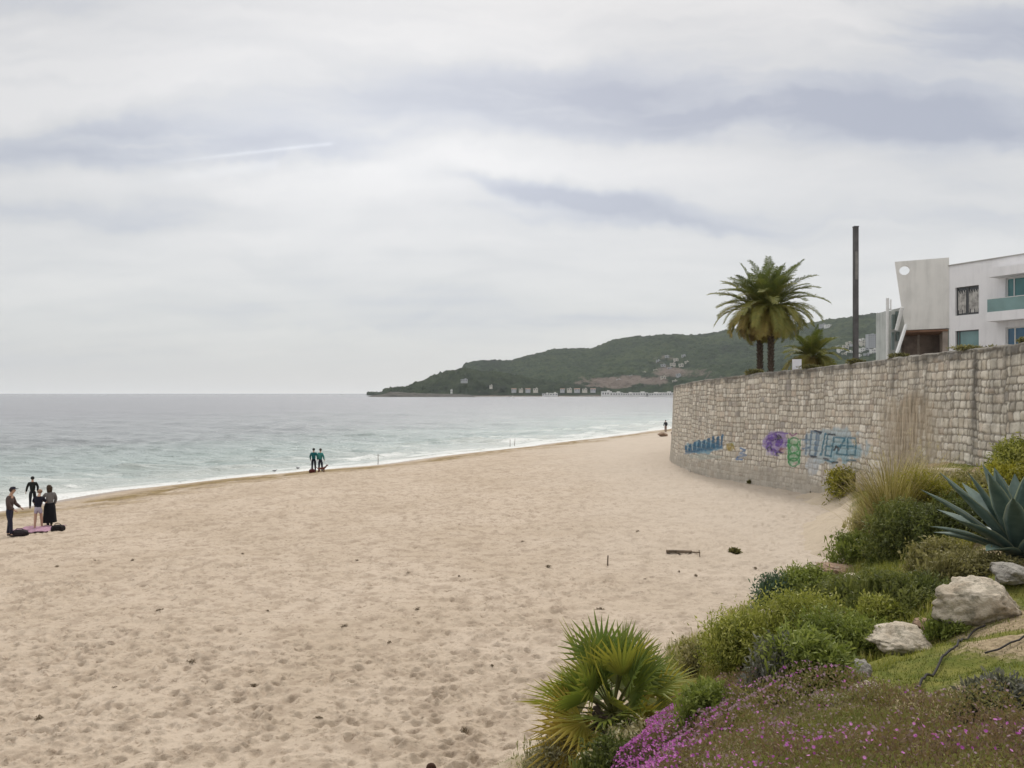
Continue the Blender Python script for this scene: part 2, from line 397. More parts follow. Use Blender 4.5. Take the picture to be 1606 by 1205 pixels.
# ================================================================== SAND
def make_sand():
    # relief raster: footprints and scuffs
    x0, x1, y0, y1, cs = -42.0, 16.0, 4.5, 52.0, 0.03
    nx, ny = int((x1 - x0) / cs), int((y1 - y0) / cs)
    H = np.zeros((ny, nx), np.float32)
    XX, YY = np.meshgrid(x0 + np.arange(nx) * cs, y0 + np.arange(ny) * cs)
    H += (fbm(XX / 2.2, YY / 2.2, 41, 2) - 0.5) * 0.10
    H += (fbm(XX / 0.36, YY / 0.28, 44, 2) - 0.5) * (0.05 + .05 * np.clip(YY / 30, 0, 1.2))
    N = 95000
    # walked-over sand: most prints lie in loose trails, the rest anywhere
    px_ = R.uniform(x0, x1, N); py_ = y0 + (y1 - y0) * R.random(N) ** 1.25
    keep = R.random(N) < 0.45 + 0.7 * sstep(0.35, 0.65, fbm(px_ / 4, py_ / 4, 47, 3))
    px_, py_ = px_[keep], py_[keep]
    for tr in range(110):
        a = R.uniform(0, 2 * np.pi); cx, cy = R.uniform(x0, x1), R.uniform(y0, 45); k = R.integers(14, 50)
        tt = np.arange(k) * 0.62; a2 = a + np.cumsum(R.normal(0, 0.06, k))
        sx = cx + np.cumsum(0.62 * np.cos(a2)); sy = cy + np.cumsum(0.62 * np.sin(a2))
        off = np.where(np.arange(k) % 2, 0.11, -0.11)
        px_ = np.append(px_, sx - np.sin(a2) * off); py_ = np.append(py_, sy + np.cos(a2) * off)
    n = len(px_)
    ra = R.uniform(0.045, 0.095, n) * np.where(R.random(n) < .06, 1.5, 1.0); rb = ra * R.uniform(0.45, 0.9, n); an = R.uniform(0, np.pi, n)
    dp = R.uniform(0.02, 0.055, n) * np.where(R.random(n) < 0.12, 1.6, 1.0)
    hw = 9
    gx = np.arange(-hw, hw + 1) * cs
    GX, GY = np.meshgrid(gx, gx)
    for i in range(n):
        ci, cj = int((px_[i] - x0) / cs), int((py_[i] - y0) / cs)
        if ci < hw or cj < hw or ci >= nx - hw or cj >= ny - hw: continue
        c, s = math.cos(an[i]), math.sin(an[i])
        q = np.sqrt(((GX * c + GY * s) / ra[i]) ** 2 + ((-GX * s + GY * c) / rb[i]) ** 2)
        H[cj - hw:cj + hw + 1, ci - hw:ci + hw + 1] += dp[i] * (-np.exp(-(q ** 2) * 1.1) + 0.38 * np.exp(-((q - 1.7) / 0.45) ** 2))
    def rel(X, Y):
        fx = (X - x0) / cs; fy = (Y - y0) / cs
        ok = (fx > 0) & (fy > 0) & (fx < nx - 2) & (fy < ny - 2)
        fx = np.clip(fx, 0, nx - 2.01); fy = np.clip(fy, 0, ny - 2.01)
        ix = fx.astype(int); iy = fy.astype(int); fx -= ix; fy -= iy
        v = (H[iy, ix] * (1 - fx) + H[iy, ix + 1] * fx) * (1 - fy) + (H[iy + 1, ix] * (1 - fx) + H[iy + 1, ix + 1] * fx) * fy
        far = (fbm(X / 0.9, Y / 0.9, 49, 2) - 0.5) * 0.12
        return np.where(ok, v, far)
    nr, nc = 1000, 1000
    ys = 1.0 / np.linspace(1 / 5.0, 1 / 260.0, nr)
    us = np.linspace(-1.15, 1.0, nc)
    Y = np.repeat(ys[:, None], nc, 1); X = Y * us[None, :]
    D = shore(X, Y)
    Z = sand_z(X, Y, D) + rel(X, Y) * np.clip((D - 3.0) / 6.0, 0.0, 1.0)
    # a low heap of drier sand in the distance and a soft berm above the tide line
    Z += 0.10 * np.exp(-((D - 9) / 3.0) ** 2) * vn(X / 7, Y / 7, 52) + 0.03 * (fbm(X / 1.5, Y / 1.5, 53, 3) - 0.5) * (D > 0)
    V = np.stack([X, Y, Z], -1).reshape(-1, 3)
    weed = np.exp(-((D - 5.0 - 3.0 * (fbm(X / 10, Y / 10, 55, 2) - 0.5)) / 2.1) ** 2) * sstep(0.24, 0.5, fbm(X / 1.3, Y / 1.3, 56, 3))
    weed += 0.5 * np.exp(-((D - 8.0) / 1.2) ** 2) * sstep(0.45, 0.7, fbm(X / 2.0, Y / 0.8, 57, 3))
    ok = Y > 0
    # reach round the camera and behind it
    o = mesh('sand', V, gridfaces(nr, nc), None, None, True, {'shore': D.ravel(), 'weed': weed.ravel()})
    m, nb, p, out = fmat('sand', 0.95, 0.12)
    co = nb.n('ShaderNodeTexCoord').outputs['Object']
    d = nb.attr('shore')
    n1 = nb.noise(co, 0.35, 6, 0.6); n2 = nb.noise(co, 9.0, 5, 0.7); n3 = nb.noise(co, 2.2, 5, 0.65)
    base = nb.mix(nb.maprange(n1, 0.3, 0.7), (0.402, 0.328, 0.250), (0.466, 0.388, 0.308))
    base = nb.mix(nb.math('MULTIPLY', nb.maprange(n3, 0.46, 0.62), 0.55), base, (0.27, 0.212, 0.158))
    base = nb.mix(nb.math('MULTIPLY', nb.maprange(n2, 0.54, 0.68), 0.75), base, (0.215, 0.165, 0.12))
    # paler, drier sand beneath the wall
    pale = nb.noise(co, 0.12, 3, 0.5)
    sx = nb.n('ShaderNodeSeparateXYZ', {0: co}).outputs[0]
    dry = nb.maprange(nb.math('ADD', sx, nb.math('MULTIPLY', pale, 8.0)), 3.0, 14.0)
    base = nb.mix(nb.math('MULTIPLY', dry, 0.7), base, (0.46, 0.40, 0.335))
    wd = nb.attr('weed')
    base = nb.mix(nb.math('MULTIPLY', wd, 1.0, clamp=True), base, nb.mix(nb.maprange(n3, 0.4, 0.6), (0.25, 0.185, 0.085), (0.16, 0.115, 0.06)))
    wet = nb.maprange(nb.math('ADD', d, nb.math('MULTIPLY', n1, 1.6)), 2.9, 1.7)
    base = nb.mix(wet, base, (0.29, 0.235, 0.19))
    nb.set(p.inputs['Base Color'], base)
    nb.set(p.inputs['Roughness'], nb.mix(wet, (0.95,) * 3, (0.35,) * 3))
    h = nb.math('ADD', nb.math('MULTIPLY', n2, 0.6), nb.math('MULTIPLY', nb.noise(co, 3.5, 5, 0.7), 1.0))
    nb.set(p.inputs['Normal'], nb.bump(h, 0.8, 0.07))
    o.data.materials.append(m)
    return tag(o, 'pale trampled sand beach covered in footprints', 'sand', kind='structure')
make_sand()

# ================================================================== SEA
def make_sea():
    nr, nc = 1100, 620
    ys = 1.0 / np.linspace(1 / 14.0, 1 / 9000.0, nr)
    us = np.linspace(-1.5, 1.5, nc)
    Y = np.repeat(ys[:, None], nc, 1); X = Y * us[None, :]
    D = -shore(X, Y)                       # metres off the beach
    dy = np.gradient(ys)[:, None]
    Z = np.zeros_like(X)
    wx = X + 3 * (fbm(X / 20, Y / 20, 61, 2) - 0.5); wy = Y + 4 * (fbm(X / 14, Y / 14, 62, 2) - 0.5)
    for L, A, ang, ph in [(14, .13, 8, 0), (8.3, .10, -14, 1), (5.1, .07, 20, 2), (3.3, .075, -28, 3), (2.1, .055, 12, 4), (1.4, .035, -8, 5), (23, .10, 3, 6)]:
        a = math.radians(ang + 24)
        s = (wx * math.sin(a) + wy * math.cos(a)) * 2 * math.pi / L + ph + 2.5 * fbm(X / (2 * L), Y / (2 * L), 63 + ph, 2)
        f = 1 - sstep(0.3, 0.55, np.abs(dy) / L)
        amp = A * (0.3 + 1.4 * fbm(X / (L * 3), Y / (L * 1.6), 70 + ph, 2))
        Z += f * amp * (1 - 2 * np.abs(np.sin(s / 2))) * 0.9
    Z *= sstep(0.0, 14, D) * 0.85 + 0.08
    # small breaking swells near the beach
    for D0, A, Wd in [(5.5, .22, 1.0), (13.0, .16, 1.6)]:
        q = D - D0 + 3.0 * (fbm(X / 12, Y / 12, 81, 2) - 0.5)
        Z += A * np.exp(-(q / Wd) ** 2) * sstep(0.30, 0.6, fbm(X / 9, Y / 9, 82, 2)) * (dy < 2)
    Z += 0.02
    V = np.stack([X, Y, Z], -1).reshape(-1, 3)
    F = gridfaces(nr, nc)
    Df = D.ravel()[F].max(1)
    F = F[Df > -6]
    edge = 1.0 + 2.6 * fbm(X / 3.5, Y / 3.5, 90, 3)
    foam = sstep(edge, edge * 0.45, D) * sstep(0.22, 0.42, fbm(X / 0.8, Y / 0.8, 91, 3) + 0.25 * (D < 1))
    q = D - 5.0 + 3.0 * (fbm(X / 12, Y / 12, 81, 2) - 0.5)
    foam = np.maximum(foam, np.exp(-(q / 0.9) ** 2) * sstep(0.50, 0.62, fbm(X / 6, Y / 6, 92, 3)) * sstep(0.3, 0.5, fbm(X / .7, Y / .7, 93, 3)))
    q = D - 3.0 + 1.5 * (fbm(X / 7, Y / 7, 94, 2) - 0.5)
    foam = np.maximum(foam, 0.8 * np.exp(-(q / 0.5) ** 2) * sstep(0.40, 0.6, fbm(X / 5, Y / 5, 95, 3)))
    foam = np.maximum(foam, 0.5 * np.exp(-((D - 13) / 2.5) ** 2) * sstep(0.58, 0.70, fbm(X / 3, Y / 2, 96, 3)))
    o = mesh('sea', V, F, None, None, True, {'off': D.ravel(), 'foam': foam.ravel()})
    m, nb, p, out = fmat('sea', 0.18, 0.5)
    co = nb.n('ShaderNodeTexCoord').outputs['Object']
    d = nb.attr('off')
    n1 = nb.noise(nb.mapping(co, (0, 0, 0), (0, 0, 0.4), (0.02, 0.06, 1)), 1.0, 5, 0.6)
    dn = nb.math('ADD', d, nb.math('MULTIPLY', nb.math('SUBTRACT', n1, 0.5), 70.0))
    c = nb.ramp(nb.maprange(dn, 0, 260, 0, 1, False), [(0.0, (0.43, 0.45, 0.42)), (0.07, (0.30, 0.355, 0.34)), (0.20, (0.25, 0.272, 0.278)), (0.7, (0.215, 0.222, 0.240))])
    c = nb.mix(nb.maprange(d, 2.5, 0.0), c, (0.40, 0.37, 0.31))
    nn = nb.noise(co, 6.0, 4, 0.6)
    f = nb.math('MULTIPLY', nb.attr('foam'), nb.maprange(nn, 0.28, 0.5), clamp=True)
    c = nb.mix(f, c, (0.66, 0.67, 0.66))
    nb.set(p.inputs['Base Color'], c)
    nb.set(p.inputs['Roughness'], nb.mix(f, (0.22,) * 3, (0.9,) * 3))
    p.inputs['IOR'].default_value = 1.33
    b1 = nb.noise(nb.mapping(co, (0, 0, 0), (0, 0, 0.42), (0.55, 1.5, 1)), 1.0, 5, 0.62, 0.3)
    b2 = nb.noise(nb.mapping(co, (0, 0, 0), (0, 0, 0.30), (0.05, 0.16, 1)), 1.0, 6, 0.7, 0.2)
    hh = nb.math('ADD', nb.math('MULTIPLY', b1, 0.35), nb.math('MULTIPLY', b2, 2.2))
    nb.set(p.inputs['Normal'], nb.bump(hh, 0.9, 1.0))
    o.data.materials.append(m)
    return tag(o, 'calm grey green sea with small ripples and a thin line of foam', 'sea', kind='structure')
make_sea()

# ================================================================== GARDEN BANK
WPLAN = [(12.2, 4), (13.0, 12), (13.4, 20.5), (13.85, 26), (13.9, 31), (13.3, 35.3), (12.2, 38.8), (11.0, 42.5), (10.75, 48.5), (11.65, 55), (14.5, 62.5), (22, 76), (38, 100), (70, 140)]
def catmull(P, per=24):
    P = np.asarray(P, float); out = []
    Q = np.vstack([2 * P[0] - P[1], P, 2 * P[-1] - P[-2]])
    for i in range(1, len(Q) - 2):
        for t in np.linspace(0, 1, per, endpoint=False):
            a, c, d, e = Q[i - 1], Q[i], Q[i + 1], Q[i + 2]
            out.append(0.5 * (2 * c + (d - a) * t + (2 * a - 5 * c + 4 * d - e) * t * t + (3 * c - a - 3 * d + e) * t ** 3))
    out.append(P[-1]); return np.array(out)
WC = catmull(WPLAN)
WS = np.concatenate([[0], np.cumsum(np.hypot(*np.diff(WC, axis=0).T))])
def wall_pt(s):
    x = np.interp(s, WS, WC[:, 0]); y = np.interp(s, WS, WC[:, 1])
    tx = np.interp(s + .3, WS, WC[:, 0]) - np.interp(s - .3, WS, WC[:, 0]); ty = np.interp(s + .3, WS, WC[:, 1]) - np.interp(s - .3, WS, WC[:, 1])
    L = np.hypot(tx, ty) + 1e-9
    return x, y, -ty / L, tx / L          # point and outward normal (to the beach)
TOPP = [(4, 7.5), (12, 7.4), (20.5, 7.29), (27.5, 7.28), (33, 7.15), (38, 7.0), (42, 6.78), (50, 6.5), (60, 6.4), (140, 6.4)]
def wall_top(y): return np.interp(y, [q[0] for q in TOPP], [q[1] for q in TOPP])

def make_bank():
    xs = np.arange(-8, 15.5, 0.07); ys = np.arange(-6, 36.5, 0.07)
    X, Y = np.meshgrid(xs, ys)
    Z = garden_z(X, Y)
    S = sand_z(X, Y)
    wx = np.interp(Y, WC[:, 1], WC[:, 0])
    F = gridfaces(len(ys), len(xs))
    ok = ((Z > S - 0.45) & (X < wx + 0.25)).ravel()
    F = F[ok[F].all(1)]
    # bare patches, turf, and sand blown over the foot of the bank
    bare = sstep(0.50, 0.64, fbm(X / 1.6, Y / 1.6, 101, 4)) * 0.85
    for (px, py, r) in [(1590, 1000, .45), (1570, 1090, .38), (1400, 890, 1.1), (1330, 905, .9), (1520, 965, .4), (1470, 870, 1.0)]:
        q = gpt(px, py); bare = np.maximum(bare, 1.1 * np.exp(-(((X - q[0]) ** 2 + (Y - q[1]) ** 2) / r ** 2)))
    foot = sstep(0.42, 0.05, Z - S - 0.25 * (fbm(X * 1.5, Y * 1.5, 103, 3) - 0.5))
    foot = np.maximum(foot, sstep(14, 17, Y) * sstep(1352, 1325, CX + FPX * X / np.maximum(Y, 1) + 25 * (fbm(X * 2, Y * 2, 107, 3) - .5)))
    used = np.unique(F); rm = np.full(X.size, -1); rm[used] = np.arange(len(used))
    V = np.stack([X, Y, Z], -1).reshape(-1, 3)[used]
    o = mesh('garden_bank', V, rm[F], None, None, True, {'bare': bare.ravel()[used], 'foot': foot.ravel()[used]})
    m, nb, p, out = fmat('bank_soil', 0.97, 0.1)
    co = nb.n('ShaderNodeTexCoord').outputs['Object']
    n1 = nb.noise(co, 3.0, 6, 0.65); n2 = nb.noise(co, 22.0, 4, 0.7)
    green = nb.mix(nb.maprange(n1, 0.35, 0.65), (0.085, 0.105, 0.02), (0.17, 0.165, 0.042))
    soil = nb.mix(nb.maprange(n2, 0.35, 0.65), (0.19, 0.145, 0.09), (0.33, 0.265, 0.17))
    c = nb.mix(nb.maprange(nb.math('ADD', nb.attr('bare'), nb.math('MULTIPLY', nb.math('SUBTRACT', n2, 0.5), 0.8)), 0.25, 0.65), green, soil)
    c = nb.mix(nb.attr('foot'), c, (0.44, 0.37, 0.285))
    nb.set(p.inputs['Base Color'], c)
    nb.set(p.inputs['Normal'], nb.bump(nb.math('ADD', n1, nb.math('MULTIPLY', n2, 0.4)), 0.8, 0.08))
    o.data.materials.append(m)
    tag(o, 'grassy garden bank rising from the sand towards the stone wall', 'bank', kind='structure')
    return bare
make_bank()

# ================================================================== STONE WALL
def make_wall():
    s1 = np.arange(0, 66, 0.034); s2 = np.arange(66, WS[-1], 0.4)
    s = np.concatenate([s1, s2])
    nh = 190
    x, y, nx_, ny_ = wall_pt(s)
    top = wall_top(y)
    t = np.linspace(0, 1, nh)
    S = np.repeat(s[None, :], nh, 0)
    zb = 0.7
    Hh = zb + (top[None, :] - zb) * t[:, None]                # world height of each row
    # coursed rubble: wobbling rows, stones of uneven width
    SW = S + (fbm(S * 2.2, Hh * 2.2, 111, 3) - 0.5) * 0.10
    HW = Hh + (fbm(S * 1.2, Hh * 0.5, 113, 2) - 0.5) * 0.09
    edges = [zb - 1.0]
    while edges[-1] < 9.5: edges.append(edges[-1] + R.uniform(0.18, 0.34))
    # patches of masonry laid with their own courses, so that bed joints do not run through
    bs = [-3.0]
    while bs[-1] < WS[-1] + 5: bs.append(bs[-1] + R.uniform(0.7, 1.9))
    bs = np.array(bs); SB = SW + 0.35 * (vn(S * .7, Hh * 1.1, 115) - .5) + 0.5 * (_hash(np.floor(Hh / 1.15), np.floor(Hh / 1.15) * 0, 8) - .5)
    blk = np.clip(np.searchsorted(bs, SB) - 1, 0, len(bs) - 2)
    dblk = np.minimum(SB - bs[blk], bs[blk + 1] - SB)
    HW = HW + 0.9 * (_hash(blk, np.floor(Hh / 1.15) * 0 + 2, 4))
    edges = np.array(edges); row = np.clip(np.searchsorted(edges, HW) - 1, 0, len(edges) - 2)
    eb = HW - edges[row]; et = edges[row + 1] - HW
    cell = np.zeros(S.shape, int); el_ = np.zeros(S.shape); er = np.zeros(S.shape)
    for r in np.unique(row):
        m_ = row == r
        e = [-3.0]
        hgt = edges[r + 1] - edges[r]
        while e[-1] < WS[-1] + 3: e.append(e[-1] + R.uniform(0.55, 1.5) * (0.10 + hgt * 0.72))
        e = np.array(e); k = np.clip(np.searchsorted(e, SW[m_]) - 1, 0, len(e) - 2)
        cell[m_] = k + r * 4000 + blk[m_] * 131; el_[m_] = SW[m_] - e[k]; er[m_] = e[k + 1] - SW[m_]
    # rounded corners
    dxm = np.minimum(np.minimum(el_, er), dblk); dzm = np.minimum(eb, et)
    rr = 0.07
    dist = np.where((dxm < rr) & (dzm < rr), rr - np.hypot(rr - dxm, rr - dzm), np.minimum(dxm, dzm))
    dist = dist - 0.012 - 0.02 * (fbm(S * 7, Hh * 7, 117, 2) - 0.5)
    tone = _hash(cell, cell * 0 + 5, 7)
    tone2 = _hash(cell, cell * 0 + 9, 3)
    face = sstep(0.0, 0.026, dist)
    rel = face * (0.016 + 0.022 * tone2) + (fbm(S * 5.5, Hh * 5.5, 119, 4) - 0.5) * 0.05 * face + (tone - 0.5) * face * 0.14 * (el_ - er) * 0.35
    # photo pixel of each point, used only to find where along the wall paint and stains lie
    PX = CX + FPX * x / y; PXs = np.repeat(PX[None, :], nh, 0)
    Yw = np.repeat(y[None, :], nh, 0)
    PY = HY + FPX * (CAMZ - Hh) / Yw
    # smooth cement footing and the rendered nose of the wall
    ftop = np.interp(s, [0, 26, 31, 36, 42, 50, 56, 70], [3.4, 2.2, 2.35, 2.45, 2.3, 2.2, 2.0, 1.9])[None, :] + (fbm(S * .8, S * 0, 121, 2) - 0.5) * 0.35
    cem = sstep(0.12, -0.30, Hh - ftop + .5 * (fbm(S * 3, Hh * 3, 122, 4) - .5)) * (.35 + .5 * fbm(S * 1.2, Hh * 2, 124, 3))
    nose = sstep(47.5, 49.5, S) * sstep(56, 53, S) * 0.75 * sstep(0.35, 0.55, fbm(S * 1.0, Hh * 0.7, 123, 3) + 0.1)
    cem = np.maximum(cem, nose)
    # patch smeared with old render and dead creeper
    sp = np.interp(1432, PX[:1500][::-1], s[:1500][::-1])
    smear = 1.15 * np.exp(-(np.abs(S - sp) / 2.0) ** 3) * sstep(6.6, 5.9, Hh + 0.8 * fbm(S * 2, S * 0, 125, 2)) * sstep(0.20, 0.5, fbm(S * 2.5, Hh * 0.7, 127, 4) + 0.12)
    rel = rel * (1 - 0.85 * cem) * (1 - 0.55 * smear) + cem * (0.05 + 0.05 * (fbm(S * 2, Hh * 2, 129, 4) - 0.5)) + smear * 0.05
    joint = (1 - sstep(-0.008, 0.020, dist)) * (1 - cem) * (1 - 0.65 * smear)
    joint = joint * np.interp(S, [12, 26], [1.0, .72])
    # dark runs of damp below the coping
    st = sstep(0.50, 0.66, fbm(S * 5.5, Hh * 0.5, 131, 4)) * sstep(0.25, 0.6, fbm(S * 0.25 + 3, S * 0, 133, 2) + 0.12)
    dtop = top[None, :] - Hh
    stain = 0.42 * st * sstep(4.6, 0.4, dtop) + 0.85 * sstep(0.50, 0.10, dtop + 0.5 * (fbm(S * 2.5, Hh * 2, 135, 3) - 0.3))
    for pxx, wd, ln, aa in [(1532, .20, 4.0, 1.1), (1402, .26, 1.7, .95), (1440, .25, 1.8, .7), (1560, .2, 3.2, .6), (1160, .15, 3.0, .6), (1335, .14, 2.6, .6), (1110, .12, 2.4, .45), (1455, .18, 2.4, .6), (1578, .12, 2.0, .5), (1500, .10, 2.8, .45), (1240, .12, 1.9, .45), (1290, .1, 2.6, .4)]:
        sq = np.interp(pxx, PX[:1500][::-1], s[:1500][::-1])
        stain = np.maximum(stain, aa * np.exp(-((S - sq + 0.2 * (fbm(S * 0, Hh * 1.2, 137, 3) - .5)) / wd) ** 2) * sstep(ln, ln * 0.5, dtop) * (0.5 + 0.7 * fbm(S * 6, Hh * 2, 139, 3)))
    stain = np.clip(stain, 0, 1)
    # ---- graffiti
    pc = np.ones((nh, len(s), 3)) * 0.5; pa = np.zeros((nh, len(s)))
    vis = (s[None, :] < 58) & (Yw > 12)
    wob_ = (fbm(S * 9, Hh * 9, 141, 2) - 0.5)
    def put(mask, col):
        nonlocal pc, pa
        mk = (mask * vis)[..., None]
        pc = pc * (1 - mk) + np.array(col) * mk; pa = np.maximum(pa * (1 - mask * vis * 0), 0); pa = np.maximum(pa, mask * vis)
    def stroke(pts, w, col, a=0.9):
        d, _ = polydist(PXs + 1.2 * wob_, PY + 1.2 * wob_, pts)
        put(a * sstep(w * 0.5 + 0.9, w * 0.5 - 0.2, d), col)
    def blob(cx, cy, rx, ry, col, a=0.8):
        q = ((PXs - cx) / rx) ** 2 + ((PY - cy) / ry) ** 2 + 1.6 * (fbm(S * 2.2, Hh * 2.2, 143, 3) - 0.5)
        put(a * sstep(1.15, 0.7, q), col)
    BL, GN, MU, VI, DK, LB, GR, TL = (.055, .16, .26), (.10, .26, .17), (.36, .28, .06), (.13, .07, .30), (.03, .035, .05), (.36, .43, .46), (.04, .24, .08), (.03, .13, .19)
    blob(1112, 716, 26, 5, (.20, .27, .20), .5)
    blob(1108, 702, 30, 11, (.14, .30, .40), .85)
    for k in range(8):
        x_ = 1079 + k * 7.2; y_ = 705 - k * 1.5; hh_ = 7 + (k % 3) * 2 + k * 0.8
        stroke([(x_, y_ - hh_ * .6), (x_ + 1, y_ + hh_ * .5), (x_ + 5, y_ + hh_ * .45), (x_ + 6.5, y_ - hh_ * .8)], 3.2, (.03, .11, .20))
    stroke([(1078, 712), (1136, 703)], 1.6, BL, .7)
    blob(1149, 701, 8, 7, MU, .75); blob(1152, 697, 4, 4, (.16, .24, .08), .6)
    stroke([(1143, 697), (1147, 706), (1151, 696), (1156, 706)], 1.8, (.30, .22, .05), .8)
    stroke([(1164, 703), (1172, 706), (1165, 711), (1174, 714), (1160, 717), (1158, 720), (1168, 721)], 2.2, (.10, .17, .30), .9)
    blob(1168, 713, 8, 7, (.32, .36, .44), .45)
    # violet lettering
    blob(1221, 693, 21, 17, (.24, .16, .40), .8)
    for k in range(40):
        th = k * 2.4 + (k * k) % 3; r_ = 3 + 15 * ((k * 0.618) % 1)
        cx_, cy_ = 1221 + r_ * math.cos(th), 694 + r_ * 1.05 * math.sin(th)
        a_ = [(cx_ + 3.4 * math.cos(q), cy_ + 3.2 * math.sin(q)) for q in np.linspace(th, th + 4.2, 6)]
        stroke(a_, 1.5, VI if k % 4 else DK, .9)
    stroke([(1208, 684), (1222, 678), (1238, 680)], 2, VI); blob(1231, 706, 6, 5, (.30, .10, .10), .6); blob(1212, 712, 7, 3, (.42, .36, .52), .6)
    stroke([(1241, 680), (1246, 684), (1252, 680)], 2, (.22, .06, .16))
    # green figure of loops
    blob(1249, 708, 12, 23, (.16, .36, .18), .75)
    for cy_ in (693, 704, 717, 725):
        stroke([(1249 + 7.5 * math.cos(q), cy_ + 6.5 * math.sin(q)) for q in np.linspace(0, 6.3, 12)], 1.9, GR)
    stroke([(1240, 688), (1241, 726)], 2, GR); stroke([(1259, 690), (1258, 728)], 1.8, GR)
    stroke([(1246, 700), (1251, 704), (1247, 709)], 1.6, (.5, .55, .5))
    # large blue and grey throw-up letters
    blob(1310, 700, 52, 29, LB, .9); blob(1278, 730, 12, 14, (.42, .46, .50), .7); blob(1328, 706, 26, 20, (.22, .36, .42), .7)
    for pts in [[(1262, 690), (1276, 690)], [(1268, 682), (1268, 712)], [(1263, 704), (1275, 702)],
                [(1276, 676), (1274, 714), (1282, 716), (1285, 678), (1276, 676)], [(1289, 680), (1284, 714)], [(1298, 680), (1292, 714)],
                [(1283, 676), (1292, 678)], [(1299, 681), (1313, 682)], [(1302, 684), (1298, 714), (1308, 716), (1312, 686)],
                [(1315, 686), (1330, 687), (1316, 712), (1331, 714)], [(1334, 687), (1333, 714), (1346, 714), (1347, 688), (1334, 687)],
                [(1334, 700), (1346, 700)], [(1318, 700), (1329, 699)], [(1300, 700), (1310, 700)], [(1299, 722), (1318, 726)], [(1334, 722), (1347, 722)]]:
        stroke(pts, 2.3, TL if (pts[0][0] > 1296) else (.10, .17, .25), .85)
    for pts in [[(1281, 675), (1291, 679)], [(1302, 681), (1313, 682)], [(1276, 716), (1285, 717)], [(1311, 726), (1319, 725)], [(1296, 719), (1303, 721)], [(1312, 706), (1316, 700), (1320, 706)]]:
        stroke(pts, 2.2, DK, .9)
    pa = 1.15 * pa * (1 - 0.45 * joint) * (0.78 + 0.4 * fbm(S * 8, Hh * 8, 145, 2)); pa = np.clip(pa, 0, 0.95)
    # geometry: battered face, irregular coping, back edge
    batter = 0.03 * (top[None, :] - Hh) + (0.015 * (top[None, :] - Hh) ** 2 * sstep(44, 50, S) * 0.3)
    off = batter + rel
    VX = x[None, :] + nx_[None, :] * off; VY = y[None, :] + ny_[None, :] * off
    VZ = Hh + (t[:, None] ** 8) * ((vn(S * 3.1, S * 0, 151) - 0.5) * 0.05)
    rows = [np.stack([VX, VY, VZ], -1)]
    base_attr = {'joint': joint, 'tone': tone, 'stain': stain, 'cem': cem, 'smear': smear, 'pa': pa}
    attrs = {k: [v] for k, v in base_attr.items()}; attrs['pc'] = [pc]
    ck = int(1)
    for (o_, dz_) in [(-0.06, 0.035), (-0.25, 0.05), (-0.5, 0.03), (-0.55, -0.9)]:
        e = np.stack([x + nx_ * o_, y + ny_ * o_, VZ[-1] + dz_ + 0.03 * (vn(s * 5, s * 0 + o_ * 40, 153) - .5)], -1)
        rows.append(e[None])
        for k, v in base_attr.items():
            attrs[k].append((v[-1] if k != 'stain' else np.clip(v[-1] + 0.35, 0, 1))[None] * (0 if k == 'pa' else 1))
        attrs['pc'].append(pc[-1][None])
    V = np.concatenate(rows).reshape(-1, 3)
    A = {k: np.concatenate(v).reshape(-1) for k, v in attrs.items() if k != 'pc'}
    A['pc'] = np.concatenate(attrs['pc']).reshape(-1, 3)
    o = mesh('stone_wall', V, gridfaces(nh + 4, len(s))[:, ::-1], None, None, True, A)
    m, nb, p, out = fmat('wall_stone', 0.93, 0.12)
    co = nb.n('ShaderNodeTexCoord').outputs['Object']
    n1 = nb.noise(co, 5.0, 6, 0.65); n2 = nb.noise(co, 28.0, 4, 0.7); n3 = nb.noise(nb.mapping(co, (0, 0, 0), (0, 0, 0), (1, 1, 0.25)), 2.2, 5, 0.6)
    c = nb.ramp(nb.attr('tone'), [(0.0, (0.46, 0.42, 0.36)), (0.25, (0.63, 0.59, 0.51)), (0.5, (0.53, 0.475, 0.39)), (0.75, (0.75, 0.71, 0.63)), (0.92, (0.52, 0.44, 0.355)), (1.0, (0.36, 0.34, 0.315))])
    c = nb.mix(nb.math('MULTIPLY', nb.maprange(n1, 0.42, 0.7), 0.55), c, (0.30, 0.265, 0.22))
    c = nb.mix(nb.math('MULTIPLY', nb.maprange(n2, 0.55, 0.75), 0.4), c, (0.22, 0.20, 0.17))
    c = nb.mix(nb.attr('joint'), c, nb.mix(n1, (0.13, 0.115, 0.095), (0.24, 0.215, 0.18)))
    cemc = nb.mix(nb.maprange(n3, 0.3, 0.7), (0.30, 0.275, 0.235), (0.41, 0.375, 0.32))
    c = nb.mix(nb.attr('cem'), c, cemc)
    smc = nb.mix(nb.maprange(nb.noise(nb.mapping(co, (0, 0, 0), (0, 0, 0), (5, 5, 0.7)), 1.6, 4, 0.6), 0.35, 0.65), (0.20, 0.155, 0.10), (0.40, 0.335, 0.25))
    c = nb.mix(nb.math('MULTIPLY', nb.attr('smear'), 0.75, clamp=True), c, smc)
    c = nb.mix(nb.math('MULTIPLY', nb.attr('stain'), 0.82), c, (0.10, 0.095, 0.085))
    c = nb.mix(nb.attr('pa'), c, nb.attr('pc', 'Color'))
    nb.set(p.inputs['Base Color'], c)
    nb.set(p.inputs['Normal'], nb.bump(nb.math('ADD', n1, nb.math('MULTIPLY', n2, 0.4)), 0.6, 0.03))
    o.data.materials.append(m)
    return tag(o, 'long curved retaining wall of pale rough stones painted with graffiti', 'stone wall')
make_wall()

